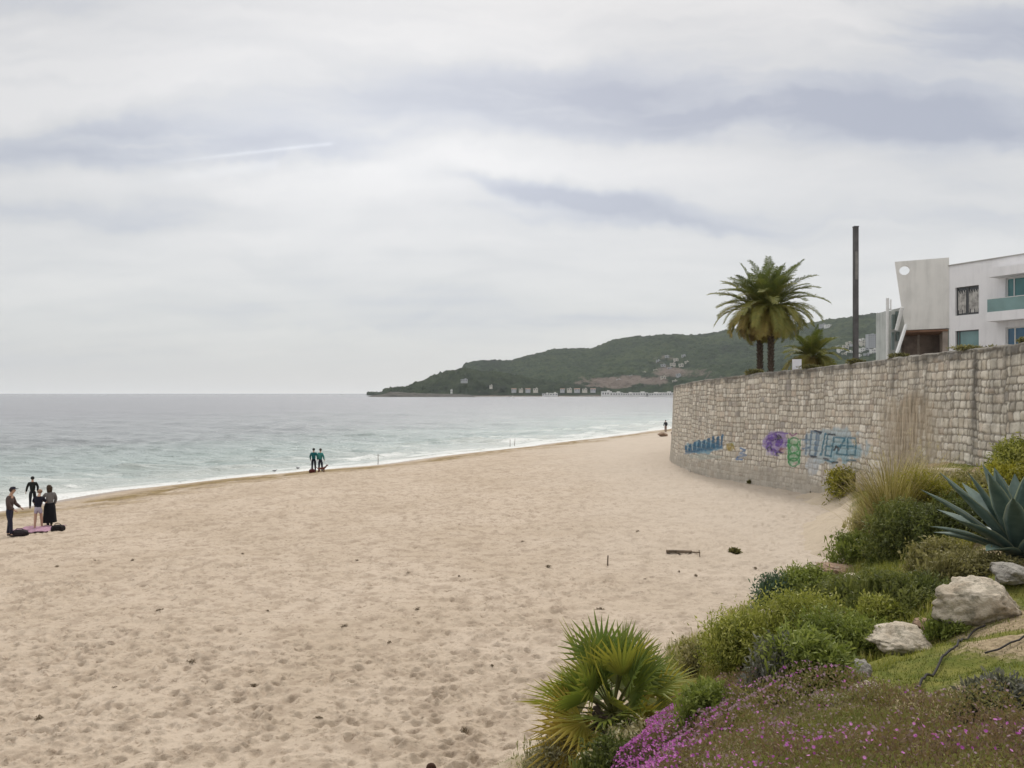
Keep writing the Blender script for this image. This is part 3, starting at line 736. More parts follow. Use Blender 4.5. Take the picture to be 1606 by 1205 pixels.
# terrace behind the wall
def make_terrace():
    s = np.arange(0, WS[-1], 1.0); x, y, nx_, ny_ = wall_pt(s)
    cols = []
    for k in [0.25, 1, 3, 8, 20, 60, 200, 700]:
        xx = x - nx_ * 0.3 + (k - 0.25) * 1.0; zz = wall_top(y) - (0.30 if k > .3 else .18) + np.minimum(k, 60) * 0.004
        cols.append(np.stack([xx, y + k * 0.15, zz], -1))
    V = np.stack(cols, 1)
    m = paint('terrace_paving', (0.36, 0.33, 0.29), 0.9, 0.15, 1.5)
    o = mesh('promenade', V.reshape(-1, 3), gridfaces(len(s), V.shape[1])[:, ::-1], m, None, True)
    tag(o, 'paved promenade on top of the retaining wall', 'promenade', kind='structure')
make_terrace()

# ================================================================== HILLS
RIDGE = [(560, 617), (610, 616), (650, 612), (700, 600), (720, 586), (728, 571), (738, 568), (765, 566), (800, 566), (820, 562), (840, 556), (870, 549), (930, 546), (965, 533), (1000, 528), (1060, 524), (1100, 526), (1140, 521), (1200, 515), (1270, 508), (1300, 502), (1340, 499), (1390, 493), (1450, 486), (1530, 478), (1606, 474), (1900, 460)]
def ridge_d(px): return np.interp(px, [560, 740, 900, 1100, 1300, 1600, 1900], [2300, 2400, 2600, 2500, 2200, 1900, 1700])
def foot_d(px): return np.interp(px, [560, 740, 900, 1100, 1300, 1600, 1900], [2150, 1900, 1650, 1500, 1150, 850, 700])
def hill_z(px, d):
    r, f = ridge_d(px), foot_d(px)
    Hm = (HY - np.interp(px, [q[0] for q in RIDGE], [q[1] for q in RIDGE])) / FPX * r + CAMZ
    t = (d - f) / (r - f)
    up = np.clip(t, 0, 1)
    z = np.where(t < 1, 0.22 * sstep(0.02, .22, up) + 0.78 * sstep(0.08, 1.05, up) / sstep(0.08, 1.05, np.array(1.0)), 1 - 0.35 * sstep(1, 2.2, t)) * Hm
    x = (px - CX) / FPX * d
    damp = sstep(0.0, 0.15, t) * (1 - 0.8 * np.exp(-((t - 1) / 0.12) ** 2))
    z = z + damp * (fbm(x / 260, d / 260, 201, 4) - 0.5) * np.minimum(70, Hm * 0.6)
    return np.where(t < 0, -3, np.maximum(z, 1.0 + 4 * (t > 0.03)))
def forest_mat(name, dk, md, lt, rockc):
    m, nb, p, out = fmat(name, 0.98, 0.05)
    co = nb.n('ShaderNodeTexCoord').outputs['Object']
    n1 = nb.noise(co, 0.05, 6, 0.7); n2 = nb.noise(co, 0.006, 4, 0.6); n3 = nb.noise(co, 0.02, 6, 0.7)
    c = nb.ramp(nb.math('ADD', nb.math('MULTIPLY', n1, 0.6), nb.math('MULTIPLY', n2, 0.5)), [(0.40, dk), (0.53, md), (0.66, lt)])
    rk = nb.maprange(nb.math('ADD', nb.attr('rock'), nb.math('MULTIPLY', nb.math('SUBTRACT', n3, 0.5), 1.5)), 0.42, 0.62)
    c = nb.mix(rk, c, nb.mix(n3, rockc, tuple(q * 0.6 for q in rockc)))
    nb.set(p.inputs['Base Color'], c)
    nb.set(p.inputs['Normal'], nb.bump(n1, 0.9, 12.0))
    return m
def make_hills():
    pxs = np.linspace(575, 1900, 1500)
    ts = np.concatenate([np.linspace(-0.03, 1.06, 190), np.linspace(1.1, 2.2, 10)])
    P, T = np.meshgrid(pxs, ts)
    D = foot_d(P) + T * (ridge_d(P) - foot_d(P))
    Z = hill_z(P, D); X = (P - CX) / FPX * D
    trees = sstep(0.03, 0.1, T) * ((fbm(X / 13, D / 13, 211, 3) - 0.42) * 13 + (vn(X / 6, D / 6, 214) - .5) * 4)
    Z = Z + trees * (Z > 4)
    PYh = HY - (Z - CAMZ) / D * FPX
    rock = np.zeros_like(Z)
    for (cx, cy, rx, ry, w) in [(985, 597, 95, 9, .85), (1055, 585, 42, 12, .8), (1050, 565, 45, 14, .42), (905, 600, 30, 6, .6), (830, 604, 22, 5, .45), (1100, 588, 40, 12, .5), (1010, 607, 130, 3, .5), (930, 592, 40, 5, .5), (1140, 570, 25, 14, .4), (960, 606, 60, 4, .8), (1090, 603, 50, 6, .6)]:
        rock = np.maximum(rock, w * np.exp(-(((P - cx) / rx) ** 2 + ((PYh - cy) / ry) ** 2)))
    m = forest_mat('hill_forest', (0.010, 0.018, 0.012), (0.024, 0.042, 0.020), (0.055, 0.075, 0.034), (0.20, 0.165, 0.14))
    o = mesh('hills', np.stack([X, D, Z], -1).reshape(-1, 3), gridfaces(len(ts), len(pxs)), m, None, True, {'rock': rock.ravel()})
    tag(o, 'long wooded hill ridge across the bay', 'hills', kind='structure')
    # wooded headland in front with a bumpy tree skyline
    H2 = [(600, 613), (618, 609), (628, 608.5), (640, 607), (652, 601), (668, 596), (680, 590), (700, 583), (714, 580.5), (726, 579), (760, 583), (800, 588), (850, 598), (900, 606), (960, 612)]
    pxs = np.linspace(600, 960, 620); ts = np.linspace(-0.04, 1.9, 90)
    P, T = np.meshgrid(pxs, ts)
    D = 1420 + 230 * T
    Hm = (HY - np.interp(P, [q[0] for q in H2], [q[1] for q in H2])) / FPX * 1650 + 4
    base = np.where(T < 0, -2, np.maximum(sstep(0, 0.92, T) * Hm * np.where(T > 1, 1 - 0.5 * sstep(1, 2, T), 1), 1.5))
    X = (P - CX) / FPX * D
    Z = base + (base > 4) * sstep(2, 12, base) * ((fbm(X / 11, D / 11, 221, 3) - 0.45) * 17)
    rock = np.exp(-((T - 0.03) / 0.06) ** 2) * 0.8 + 0.35 * np.exp(-(((P - 765) / 60) ** 2 + ((T - .25) / .2) ** 2))
    m2 = forest_mat('headland_forest', (0.007, 0.013, 0.009), (0.017, 0.029, 0.015), (0.04, 0.056, 0.027), (0.24, 0.20, 0.165))
    o = mesh('headland', np.stack([X, D, Z], -1).reshape(-1, 3), gridfaces(len(ts), len(pxs)), m2, None, True, {'rock': rock.ravel()})
    tag(o, 'dark wooded headland sloping down to the sea', 'headland', kind='structure')
    # low rocky spit at the tip
    pxs = np.linspace(575, 748, 320); ts = np.linspace(0, 1, 40)
    P, T = np.meshgrid(pxs, ts); D = 1250 + 120 * T; X = (P - CX) / FPX * D
    env = np.interp(P, [575, 583, 600, 612, 640, 700, 735, 748], [0, 1.8, 3.2, 6.5, 5.0, 3.6, 3.0, 0])
    Z = env * np.sin(np.pi * T) ** 0.5 * (0.75 + 0.6 * fbm(X / 7, D / 7, 231, 4)) * 1.25 - 0.4
    m3 = paint('reef_rock', (0.085, 0.08, 0.068), 0.95, 0.3, 0.12, 0.5)
    o = mesh('rock_spit', np.stack([X, D, Z], -1).reshape(-1, 3), gridfaces(len(ts), len(pxs)), m3, None, True)
    tag(o, 'low dark rocky spit at the tip of the headland', 'rocks', kind='structure')
    # low quay and shore flats along the foot of the ridge
    V = []; pxq = np.linspace(740, 1160, 200)
    dq = np.interp(pxq, [740, 900, 1160], [1500, 1480, 1340])
    for dd, z in ((-14, -1), (-12, 2.0), (30, 2.6), (180, 5.0)):
        V.append(np.stack([(pxq - CX) / FPX * (dq + dd), dq + dd, z + 0.9 * fbm(pxq / 3, pxq * 0 + dd, 233, 2)], -1))
    o = mesh('shore_flat', np.concatenate(V), gridfaces(4, 200), paint('quay_stone', (0.20, 0.185, 0.165), .95, .3, .05), None, False)
    tag(o, 'low grey shore below the far hills', 'shore', kind='structure')
make_hills()

# ================================================================== HAZE (air over the bay)
def make_haze():
    mb = MB(); mb.box((0, 3800, 210), (22000, 11000, 430))
    m = bpy.data.materials.new('haze'); m.use_nodes = True
    nb = NB(m.node_tree)
    v = nb.n('ShaderNodeVolumePrincipled', {'Color': (0.90, 0.94, 0.99), 'Density': 0.00007})
    nb.n('ShaderNodeOutputMaterial', {'Volume': v.outputs[0]})
    o = mb.build('haze', m); tag(o, 'thin sea haze over the bay', 'haze', kind='stuff')
HAZE = True
if HAZE: make_haze()

# ================================================================== FAR BUILDINGS
MW = paint('far_white', (0.74, 0.73, 0.71), 0.8, 0.05, 0.2)
MG = paint('far_grey', (0.42, 0.43, 0.45), 0.8, 0.05, 0.2)
MC = paint('far_cream', (0.55, 0.52, 0.46), 0.8, 0.05, 0.2)
MDK = paint('far_window', (0.05, 0.06, 0.07), 0.3, 0.05, 0.2)
MRF = paint('far_roof', (0.34, 0.24, 0.19), 0.8, 0.1, 0.2)
def house(px, py, w, h, d, wallm, name, label, cat, group=None, roof='flat', rows=2, z=None, rz=0.0):
    """small house on the far shore: walls, roof, rows of window openings; w, h, dep in metres"""
    x, y, _ = at(px, py, d)
    z = at(px, py, d)[2] if z is None else z
    root = empty(name, (x, y, z), label, cat, group, rz)
    dep = w * 0.7
    wb = MB(); wb.box((0, 0, h / 2 - 2), (w, dep, h + 4)); wb.build('wall', wallm, root)
    rb = MB()
    if roof == 'flat':
        rb.box((0, 0, h + 0.2), (w + 0.8, dep + 0.8, 0.4)); rb.box((w * .2, 0, h + 1.2), (w * .25, dep * .3, 1.6)); rb.build('roof', wallm, root)
    else:
        a = w / 2 + .5; c = dep / 2 + .5; hh = w * 0.16
        rb.add([(-a, -c, h), (a, -c, h), (a, c, h), (-a, c, h), (-a, 0, h + hh), (a, 0, h + hh)], [(0, 1, 5, 4), (2, 3, 4, 5)])
        rb.add([(-a, -c, h), (-a, c, h), (-a, 0, h + hh), (a, -c, h), (a, 0, h + hh), (a, c, h)], [(0, 2, 1), (3, 5, 4)]); rb.build('roof', MRF, root)
    nwin = max(2, int(w / 4))
    for r in range(rows):
        for k in range(nwin):
            q = MB(); q.box(((k + .5) / nwin * w - w / 2, -dep / 2 - 0.05, (r + .5) / rows * h), (w / nwin * .45, 0.25, h / rows * .42)); q.build('window', MDK, root)
    return root
def hill_at(px, py):
    d = np.linspace(700, 2600, 3000); z = hill_z(np.full(d.shape, float(px)), d)
    k = np.argmax(z >= at(px, py, d)[2]); return d[k], z[k]
for i, (px, py, w, h, nm) in enumerate([(951, 614.2, 17, 7, 'two small vents'), (966, 614.2, 22, 5, ''), (985, 614.4, 20, 4, ''), (1003, 614.2, 26, 5, ''), (1024, 614.0, 26, 4, ''), (1045, 614.0, 24, 5, ''), (868, 614.0, 14, 4, ''), (856, 613.8, 12, 3, '')]):
    house(px, py, w, h, 1335, MW, 'harbour_building', 'long low white harbour building at the foot of the far hills', 'building', 'white harbour buildings across the bay', rows=1, z=2.0)
TOWN = [(1318, 552, 9, 5), (1326, 548, 9, 6), (1332, 556, 8, 5), (1338, 546, 9, 6), (1346, 541, 12, 7), (1356, 544, 13, 8), (1352, 553, 11, 6), (1362, 551, 9, 5),
        (1370, 556, 10, 8), (1375, 543, 9, 4), (1383, 541, 9, 4), (1360, 560, 9, 5), (1346, 561, 8, 4), (1324, 558, 7, 4), (1380, 552, 8, 5), (1314, 546, 6, 3), (1351, 536, 10, 4), (1331, 541, 8, 4),
        (1283, 505, 9, 4), (1290, 513, 10, 4), (1298, 513, 9, 3)]
for i, (px, py, w, h) in enumerate(TOWN):
    d, z = hill_at(px, py)
    house(px, py, w * d / 1204, h * d / 1204, d, [MW, MC, MW, MG][i % 4], 'hillside_house', 'small pale flat-roofed house on the hillside behind the lamp post', 'house', 'houses on the far hillside', z=z, rz=[0.2, -0.3, 0.1][i % 3])
d, z = hill_at(1366, 548)
house(1366, 548, 13 * d / 1204, 23 * d / 1204, d, MG, 'tower_block', 'tall grey tower block standing among the houses on the far hillside', 'tower block', rows=7, z=z)
for i, (px, py, w, h) in enumerate([(1046, 562, 6, 4), (1060, 567, 7, 4), (1072, 561, 6, 4), (1055, 573, 8, 3), (1040, 575, 7, 3), (1068, 575, 7, 4), (1032, 568, 6, 3), (1077, 570, 6, 3), (1050, 580, 7, 3), (1028, 583, 6, 3), (1064, 590, 7, 3), (1010, 586, 6, 2.5), (990, 592, 6, 2.5), (1040, 594, 8, 3), (970, 598, 7, 2.5), (1058, 600, 7, 3)]):
    d, z = hill_at(px, py)
    house(px, py, w * d / 1204, h * d / 1204, d, [MG, MC][i % 2], 'slope_house', 'tiny grey house scattered on the middle of the ridge left of the palms', 'house', 'houses on the ridge left of the palms', z=z, rows=1)
house(728, 596.5, 13, 3.4, 1500, MG, 'headland_villa', 'pale villa among the trees on the headland', 'villa', rows=1, z=at(728, 598, 1500)[2])
house(708, 611, 3.5, 9, 1412, MW, 'white_tower', 'slim white tower by the water on the headland', 'tower', rows=2, z=3.0)

# sailing boat far out in the bay
def boat(px, py, d, s, label):
    x, y, z = at(px, py, d)
    r = empty('sailing_boat', (x, y, 0.0), label, 'boat')
    hb = MB()
    sec = [(-3.2, .9, .9), (-1.5, 1.3, .8), (1, 1.25, .85), (2.8, .7, 1.0), (3.9, .05, 1.15)]
    V = []
    for (a, w, h) in sec: V += [(a, -w, h), (a, -w * .6, -.3), (a, w * .6, -.3), (a, w, h)]
    F = [(i * 4 + j, (i + 1) * 4 + j, (i + 1) * 4 + (j + 1) % 4, i * 4 + (j + 1) % 4) for i in range(4) for j in range(4)] + [(0, 1, 2, 3)]
    hb.add(np.array(V) * s, F); hb.build('hull', MW, r)
    q = MB(); q.tube([(0.4 * s, 0, .5 * s), (0.4 * s, 0, 9.5 * s)], .12 * s, 6); q.tube([(.4 * s, 0, 1.6 * s), (-2.8 * s, 0, 1.5 * s)], .09 * s, 6); q.build('mast', MG, r)
    q = MB(); q.box((-.2 * s, 0, 1.15 * s), (2 * s, 1.3 * s, .5 * s)); q.build('cabin', MW, r)
boat(804, 622, 1050, 0.85, 'small white sailing boat with bare mast below the far hills')
boat(536, 617.8, 2600, 1.5, 'tiny sailing boat on the open horizon left of the headland')

# ================================================================== WHITE BUILDING
def facade_mesh(mb, A, e, n, L, z0, z1, th, holes):
    """wall with openings (u0,u1,z0,z1) cut right through its thickness"""
    us = sorted({0, L, *[h[0] for h in holes], *[h[1] for h in holes]}); zs = sorted({z0, z1, *[h[2] for h in holes], *[h[3] for h in holes]})
    A = np.array([*A, 0.0]); e3 = np.array([*e, 0.0]); n3 = np.array([*n, 0.0])
    def P(u, z, k): return A + e3 * u + n3 * k + np.array([0, 0, z])
    for i in range(len(us) - 1):
        for j in range(len(zs) - 1):
            um, zm = (us[i] + us[i + 1]) / 2, (zs[j] + zs[j + 1]) / 2
            if any(h[0] < um < h[1] and h[2] < zm < h[3] for h in holes): continue
            u0, u1, a, c = us[i], us[i + 1], zs[j], zs[j + 1]
            mb.add([P(u0, a, 0), P(u1, a, 0), P(u1, c, 0), P(u0, c, 0)], [(0, 1, 2, 3)])
            mb.add([P(u0, a, -th), P(u1, a, -th), P(u1, c, -th), P(u0, c, -th)], [(3, 2, 1, 0)])
    for (u0, u1, a, c) in list(holes) + [(0, L, z0, z1)]:
        for (p, q) in (((u0, a), (u1, a)), ((u1, a), (u1, c)), ((u1, c), (u0, c)), ((u0, c), (u0, a))):
            mb.add([P(*p, 0), P(*q, 0), P(*q, -th), P(*p, -th)], [(0, 1, 2, 3)])
def obox(mb, A, e, n, u0, u1, k0, k1, z0, z1):
    A = np.array([*A, 0.0]); e3 = np.array([*e, 0.0]); n3 = np.array([*n, 0.0])
    V = [A + e3 * u + n3 * k + np.array([0, 0, z]) for z in (z0, z1) for u, k in ((u0, k0), (u1, k0), (u1, k1), (u0, k1))]
    mb.add(V, [(0, 3, 2, 1), (4, 5, 6, 7), (0, 1, 5, 4), (1, 2, 6, 5), (2, 3, 7, 6), (3, 0, 4, 7)])
def rendered(name, col, streak=0.4):
    m, nb, p, o = fmat(name, 0.85, 0.2)
    co = nb.n('ShaderNodeTexCoord').outputs['Object']
    st = nb.noise(nb.mapping(co, (0, 0, 0), (0, 0, 0), (2.5, 2.5, 0.22)), 1.0, 5, 0.65); n = nb.noise(co, 0.9, 5, 0.6)
    f = nb.math('MULTIPLY', nb.maprange(nb.math('ADD', nb.math('MULTIPLY', st, .6), nb.math('MULTIPLY', n, .4)), 0.42, 0.68), streak)
    nb.set(p.inputs['Base Color'], nb.mix(f, col, tuple(q * 0.62 for q in col)))
    nb.set(p.inputs['Normal'], nb.bump(nb.noise(co, 30, 3), 0.15, 0.01))
    return m
def glass(name, tint, rough=0.08):
    m, nb, p, o = fmat(name, rough, 0.6)
    co = nb.n('ShaderNodeTexCoord').outputs['Object']
    nb.set(p.inputs['Base Color'], nb.mix(nb.noise(co, 1.2, 3), tint, tuple(q * 0.5 for q in tint)))
    return m
def make_building():
    A = (31.3, 55.0); e = (0.447, -0.894); n = (-0.894, -0.447)
    root = empty('white_building', (33.5, 52, 6.9), 'white modern building with a slanted slab wall pierced by a round hole', 'building')
    root_inv = Matrix.Translation((-33.5, -52, -6.9))
    MWH = rendered('white_render', (0.74, 0.73, 0.74), 0.3); MFN = rendered('grey_render', (0.66, 0.645, 0.615), 0.45)
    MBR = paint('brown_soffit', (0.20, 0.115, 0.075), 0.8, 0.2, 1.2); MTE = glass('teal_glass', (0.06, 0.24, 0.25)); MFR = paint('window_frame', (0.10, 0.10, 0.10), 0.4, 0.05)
    MWF = paint('white_frame', (0.68, 0.68, 0.67), 0.5, 0.05); MBL = glass('blue_glass', (0.03, 0.13, 0.24)); MRS = glass('railing_glass', (0.20, 0.33, 0.32)); MCT = paint('curtain', (0.55, 0.53, 0.50), 0.9, 0.3, 3.0)
    def fin(mb, name, m, parent=root, smooth=False):
        V = np.concatenate(mb.V) - np.array([33.5, 52, 6.9]); mb.V = [V]; mb.T = [np.concatenate(mb.T)]
        return mb.build(name, m, parent, smooth)
    h1 = (0.46, 2.15, 11.5, 13.5); h2 = (0.46, 2.15, 8.9, 10.42); h3 = (3.95, 6.6, 11.35, 13.7); h4 = (3.95, 6.6, 8.2, 10.4)
    q = MB(); facade_mesh(q, A, e, n, 14, 6.0, 15.1, 0.35, [h1, h2, h3, h4])
    obox(q, A, e, n, 0, 14, -9, -8.6, 6.0, 15.1)
    obox(q, A, e, n, 0.0, .3, -8.6, -.35, 10.6, 15.1); obox(q, A, e, n, 13.7, 14, -8.6, -.35, 6.0, 15.1)
    fin(q, 'wall', MWH)
    q = MB(); obox(q, A, e, n, .3, 13.7, -8.6, -.35, 14.6, 14.8); obox(q, A, e, n, -.05, 14.05, -.42, .07, 15.1, 15.18); fin(q, 'roof', rendered('coping', (0.36, .35, .33), .4))
    q = MB(); obox(q, A, e, n, .3, 13.7, -4.0, -.36, 10.7, 11.1); obox(q, A, e, n, .3, 13.7, -4.0, -3.8, 6.9, 14.5); fin(q, 'inner_room', paint('room', (0.12, 0.115, 0.11), .9))
    def window(h, mglass, mframe, kind, splits):
        u0, u1, a, c = h
        fr = MB()
        for (p0, p1, p2, p3) in ((u0, u0 + .07, a, c), (u1 - .07, u1, a, c), (u0 + .07, u1 - .07, a, a + .07), (u0 + .07, u1 - .07, c - .07, c)):
            obox(fr, A, e, n, p0, p1, -.26, -.16, p2, p3)
        for s_ in splits: obox(fr, A, e, n, u0 + (u1 - u0) * s_ - .035, u0 + (u1 - u0) * s_ + .035, -.26, -.155, a + .07, c - .07)
        w = fin(fr, kind, mframe)
        g = MB(); obox(g, A, e, n, u0 + .06, u1 - .06, -.23, -.20, a + .06, c - .06)
        gg = fin(g, 'pane', mglass, w)
        return w
    w = window(h1, glass('dark_glass', (0.035, 0.04, 0.045)), MFR, 'window', [.5])
    cb = MB()
    for k in range(26):
        u = 0.56 + k * 0.058
        if 9 < k < 13: continue
        obox(cb, A, e, n, u, u + .05, -.195 + .01 * (k % 2), -.185 + .01 * (k % 2), 11.65 + .25 * (k % 5 == 0), 13.25 - .1 * (k % 3))
    fin(cb, 'curtain', MCT, w)
    window(h2, glass('pale_teal_glass', (0.17, 0.30, 0.30)), MFR, 'window', [.12]); window(h3, MTE, MWF, 'balcony_door', [.18, .55]); window(h4, MBL, MWF, 'balcony_door', [.2, .55])
    # balcony
    q = MB(); obox(q, A, e, n, 3.35, 9.5, .003, 1.15, 10.8, 11.42)
    bal = fin(q, 'balcony', MWH)
    q = MB(); obox(q, A, e, n, 3.4, 9.4, 1.06, 1.08, 11.42, 12.3); obox(q, A, e, n, 3.4, 3.42, .05, 1.06, 11.42, 12.3); fin(q, 'railing', MRS, bal)
    q = MB(); obox(q, A, e, n, 3.5, 9.5, .003, 1.1, 13.75, 14.35); fin(q, 'canopy', MWH)
    q = MB()
    for zz in (12.28,): obox(q, A, e, n, 3.4, 9.4, 1.05, 1.09, zz, zz + .04)
    for uu in (3.41, 4.6, 5.8, 7.0, 8.2): obox(q, A, e, n, uu, uu + .04, 1.03, 1.055, 11.42, 12.28)
    fin(q, 'handrail', MWF, bal)
    # pierced slab wall
    f = np.array((-.9, .436)); f /= np.linalg.norm(f); g = np.array((-f[1] * -1, f[0])) ; g = np.array((-.436, -.9)); g /= np.linalg.norm(g)
    B = np.array((31.25, 55.0)); th = .32
    outl = [(-.05, 10.66), (2.72, 10.62), (3.08, 12.9), (3.44, 15.67), (-.05, 15.72)]
    cc, cz, cr, NN = 2.80, 15.0, .34, 28
    circ = [(cc + cr * math.cos(2 * math.pi * k / NN), cz + cr * math.sin(2 * math.pi * k / NN)) for k in range(NN)]
    bm = bmesh.new()
    vs = [bm.verts.new((p[0], p[1], 0)) for p in outl]; cs_ = [bm.verts.new((p[0], p[1], 0)) for p in circ]
    ed = [bm.edges.new((vs[i], vs[(i + 1) % 5])) for i in range(5)] + [bm.edges.new((cs_[i], cs_[(i + 1) % NN])) for i in range(NN)]
    bmesh.ops.triangle_fill(bm, edges=ed, use_beauty=True)
    bm.verts.ensure_lookup_table(); bm.faces.ensure_lookup_table()
    # drop any face filling the hole
    bad = [fc for fc in bm.faces if (fc.calc_center_median() - Vector((cc, cz, 0))).length < cr * .6 and all(v in cs_ for v in fc.verts)]
    bmesh.ops.delete(bm, geom=bad, context='FACES_ONLY')
    P2 = np.array([(v.co.x, v.co.y) for v in bm.verts]); T3 = np.array([[v.index for v in fc.verts] for fc in bm.faces]); bm.free()
    def W3(p, k): return np.stack([B[0] + f[0] * p[:, 0] + g[0] * k, B[1] + f[1] * p[:, 0] + g[1] * k, p[:, 1]], 1)
    q = MB(); q.add(W3(P2, 0), T3); q.add(W3(P2, -th), T3[:, ::-1])
    for loop in (np.array(outl), np.array(circ)):
        k = len(loop); q.add(np.vstack([W3(loop, 0), W3(loop, -th)]), [(i, (i + 1) % k, k + (i + 1) % k, k + i) for i in range(k)])
    sl = fin(q, 'slab_wall', MFN)
    # body behind the slab: room, brown porch below
    q = MB(); obox(q, B, f, g, 0.02, 2.35, -5.5, -th - .003, 10.63, 14.2); fin(q, 'upper_room', MWH)
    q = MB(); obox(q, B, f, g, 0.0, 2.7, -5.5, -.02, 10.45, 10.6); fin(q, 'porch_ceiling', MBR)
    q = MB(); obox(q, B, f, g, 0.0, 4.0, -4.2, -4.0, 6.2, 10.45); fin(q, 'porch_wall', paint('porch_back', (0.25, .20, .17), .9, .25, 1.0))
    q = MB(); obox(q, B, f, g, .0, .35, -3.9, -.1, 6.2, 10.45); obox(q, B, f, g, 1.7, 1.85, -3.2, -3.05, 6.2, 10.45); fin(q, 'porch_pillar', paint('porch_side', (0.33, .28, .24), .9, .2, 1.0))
    # stair flank with slanting white rails
    q = MB()
    for (p0, p1) in (((1421, 510), (1404, 562)), ((1415, 482), (1406, 518))):
        a0 = np.array(at(*p0, 55.9)); a1 = np.array(at(*p1, 54.8 if p1[1] > 550 else 56.5)); q.tube([a0, (a0 + a1) / 2, a1], .13, 6)
    fin(q, 'stair_rail', MWF)
    x0, y0, _ = at(1393, 500, 59.5); x1, y1, _ = at(1413, 500, 59.5)
    q = MB(); q.box((x0 + .55, 60.6, 9.2), (1.0, 2.0, 6.4))
    pl = [(1398, 486), (1416, 482), (1420, 512), (1403, 566), (1396, 566)]
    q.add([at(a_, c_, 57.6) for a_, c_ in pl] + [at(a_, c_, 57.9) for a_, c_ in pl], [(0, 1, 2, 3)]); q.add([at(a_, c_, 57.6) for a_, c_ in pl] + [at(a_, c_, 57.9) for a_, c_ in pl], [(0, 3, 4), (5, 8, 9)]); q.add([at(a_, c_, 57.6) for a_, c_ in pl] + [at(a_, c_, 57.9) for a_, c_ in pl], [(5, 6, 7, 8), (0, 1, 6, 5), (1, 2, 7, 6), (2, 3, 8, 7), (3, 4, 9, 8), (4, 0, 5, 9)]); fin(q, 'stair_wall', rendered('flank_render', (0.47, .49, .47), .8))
    q = MB(); q.tube([at(1392, 468, 58.2), at(1392, 575, 58.2)], .11, 6); q.tube([at(1397, 470, 59.0), at(1397, 486, 59.0)], .05, 6); q.tube([at(1392, 484, 58.2), at(1397, 486, 59.0)], .05, 6); fin(q, 'post', MWF)
    q = MB(); q.box(tuple(at(1408, 498, 57.4)), (.28, .15, .9)); q.box(tuple(at(1401, 505, 57.4)), (.22, .15, 1.1)); q.box(tuple(at(1400, 535, 57.4)), (.2, .15, 1.3)); q.box(tuple(at(1408, 528, 57.4)), (.22, .15, .7)); fin(q, 'flank_window', glass('flank_glass', (0.12, .16, .15)))
make_building()

# lamp post
def make_post():
    x, y, _ = at(1342, 560, 44.0)
    r = empty('lamp_post', (x, y, 6.9), 'tall plain dark square lamp post rising behind the stone wall', 'lamp post')
    M = paint('post_metal', (0.105, 0.10, 0.10), 0.55, 0.2, 2.0)
    q = MB(); q.box((0, 0, 4.4), (.24, .24, 8.4)); q.build('post', M, r)
    q = MB(); q.box((0, 0, 8.63), (.27, .27, .06)); q.build('cap', M, r)
    q = MB(); q.box((0, 0, .08), (.5, .5, .16)); q.box((0, 0, .9), (.255, .255, .5)); q.build('base', M, r)
    q = MB(); q.box((0, -.126, 6.4), (.16, .012, 1.6)); q.build('light_strip', paint('strip', (0.20, .19, .18), .3), r)
make_post()
def make_notice():
    x, y, _ = at(1241.5, 583, 36.6)
    z = float(wall_top(36.6))
    r = empty('notice_board', (x + .25, y, z), 'small white notice board standing on the wall beside the palms', 'sign', rz=-.3)
    q = MB(); q.box((0, 0, .33), (.42, .03, .50)); q.build('panel', paint('board_white', (0.66, .66, .70), .5, .05), r)
    for s_ in (-.15, .15):
        q = MB(); q.tube([(s_, .03, -.15), (s_, .03, .5)], .018, 6); q.build('leg', MG, r)
make_notice()
# low white parapet and planter far along the promenade
q = MB(); q.box((27, 66, 7.35), (10, .3, .75), rz=-.12); o = q.build('parapet', rendered('parapet_white', (.55, .54, .52), .4)); tag(o, 'low pale parapet across the promenade left of the white building', 'parapet')

# ================================================================== PALMS
def feather_frond(base, az, el0, L, droop, nleaf, lw, ll, tone, twist=0.0):
    """a feather palm frond: curved rachis with two ranks of narrow leaflets; returns V, F4, tone"""
    k = 14
    t = np.linspace(0, 1, k)
    ang = el0 - droop * t ** 1.4
    ds = L / (k - 1)
    h = np.concatenate([[0], np.cumsum(np.cos(ang[:-1]) * ds)]); v = np.concatenate([[0], np.cumsum(np.sin(ang[:-1]) * ds)])
    ca, sa = math.cos(az), math.sin(az)
    P = np.stack([base[0] + h * ca, base[1] + h * sa, base[2] + v], 1)
    side = np.array([-sa, ca, 0.0])
    tl = np.linspace(0.12, 1.0, nleaf)
    Q = np.stack([np.interp(tl, t, P[:, j]) for j in range(3)], 1)
    an = np.interp(tl, t, ang)
    Tg = np.stack([np.cos(an) * ca, np.cos(an) * sa, np.sin(an)], 1)
    Nn = np.cross(side[None], Tg)
    Nn = np.where(Nn[:, 2:3] < 0, -Nn, Nn)
    V = []; F = []; T = []; n = 0
    for s in (-1, 1):
        lf = ll * (0.35 + 0.75 * np.sin(np.pi * np.clip(tl * 0.88 + 0.10, 0, 1))) * R.uniform(.8, 1.15, nleaf)
        D = side * s * 0.80 + Tg * 0.62 + Nn * (0.30 + R.normal(0, .10, nleaf))[:, None]
        D /= np.linalg.norm(D, axis=1)[:, None]
        mid = Q + D * (lf * .55)[:, None]
        tip = Q + D * lf[:, None] + np.array([0, 0, -1.0]) * (lf * .22)[:, None]
        wv = Tg * (lw / 2)
        V.append(np.stack([Q - wv * .6, Q + wv * .6, mid + wv, mid - wv, tip], 1).reshape(-1, 3))
        i = n + np.arange(nleaf) * 5
        F.append(np.stack([i, i + 1, i + 2, i + 3], 1)); F.append(np.stack([i + 3, i + 2, i + 4, i + 4], 1)[:, :3])
        T.append(np.repeat(tone + R.normal(0, .06, nleaf), 5)); n += nleaf * 5
    return P, V, F, T
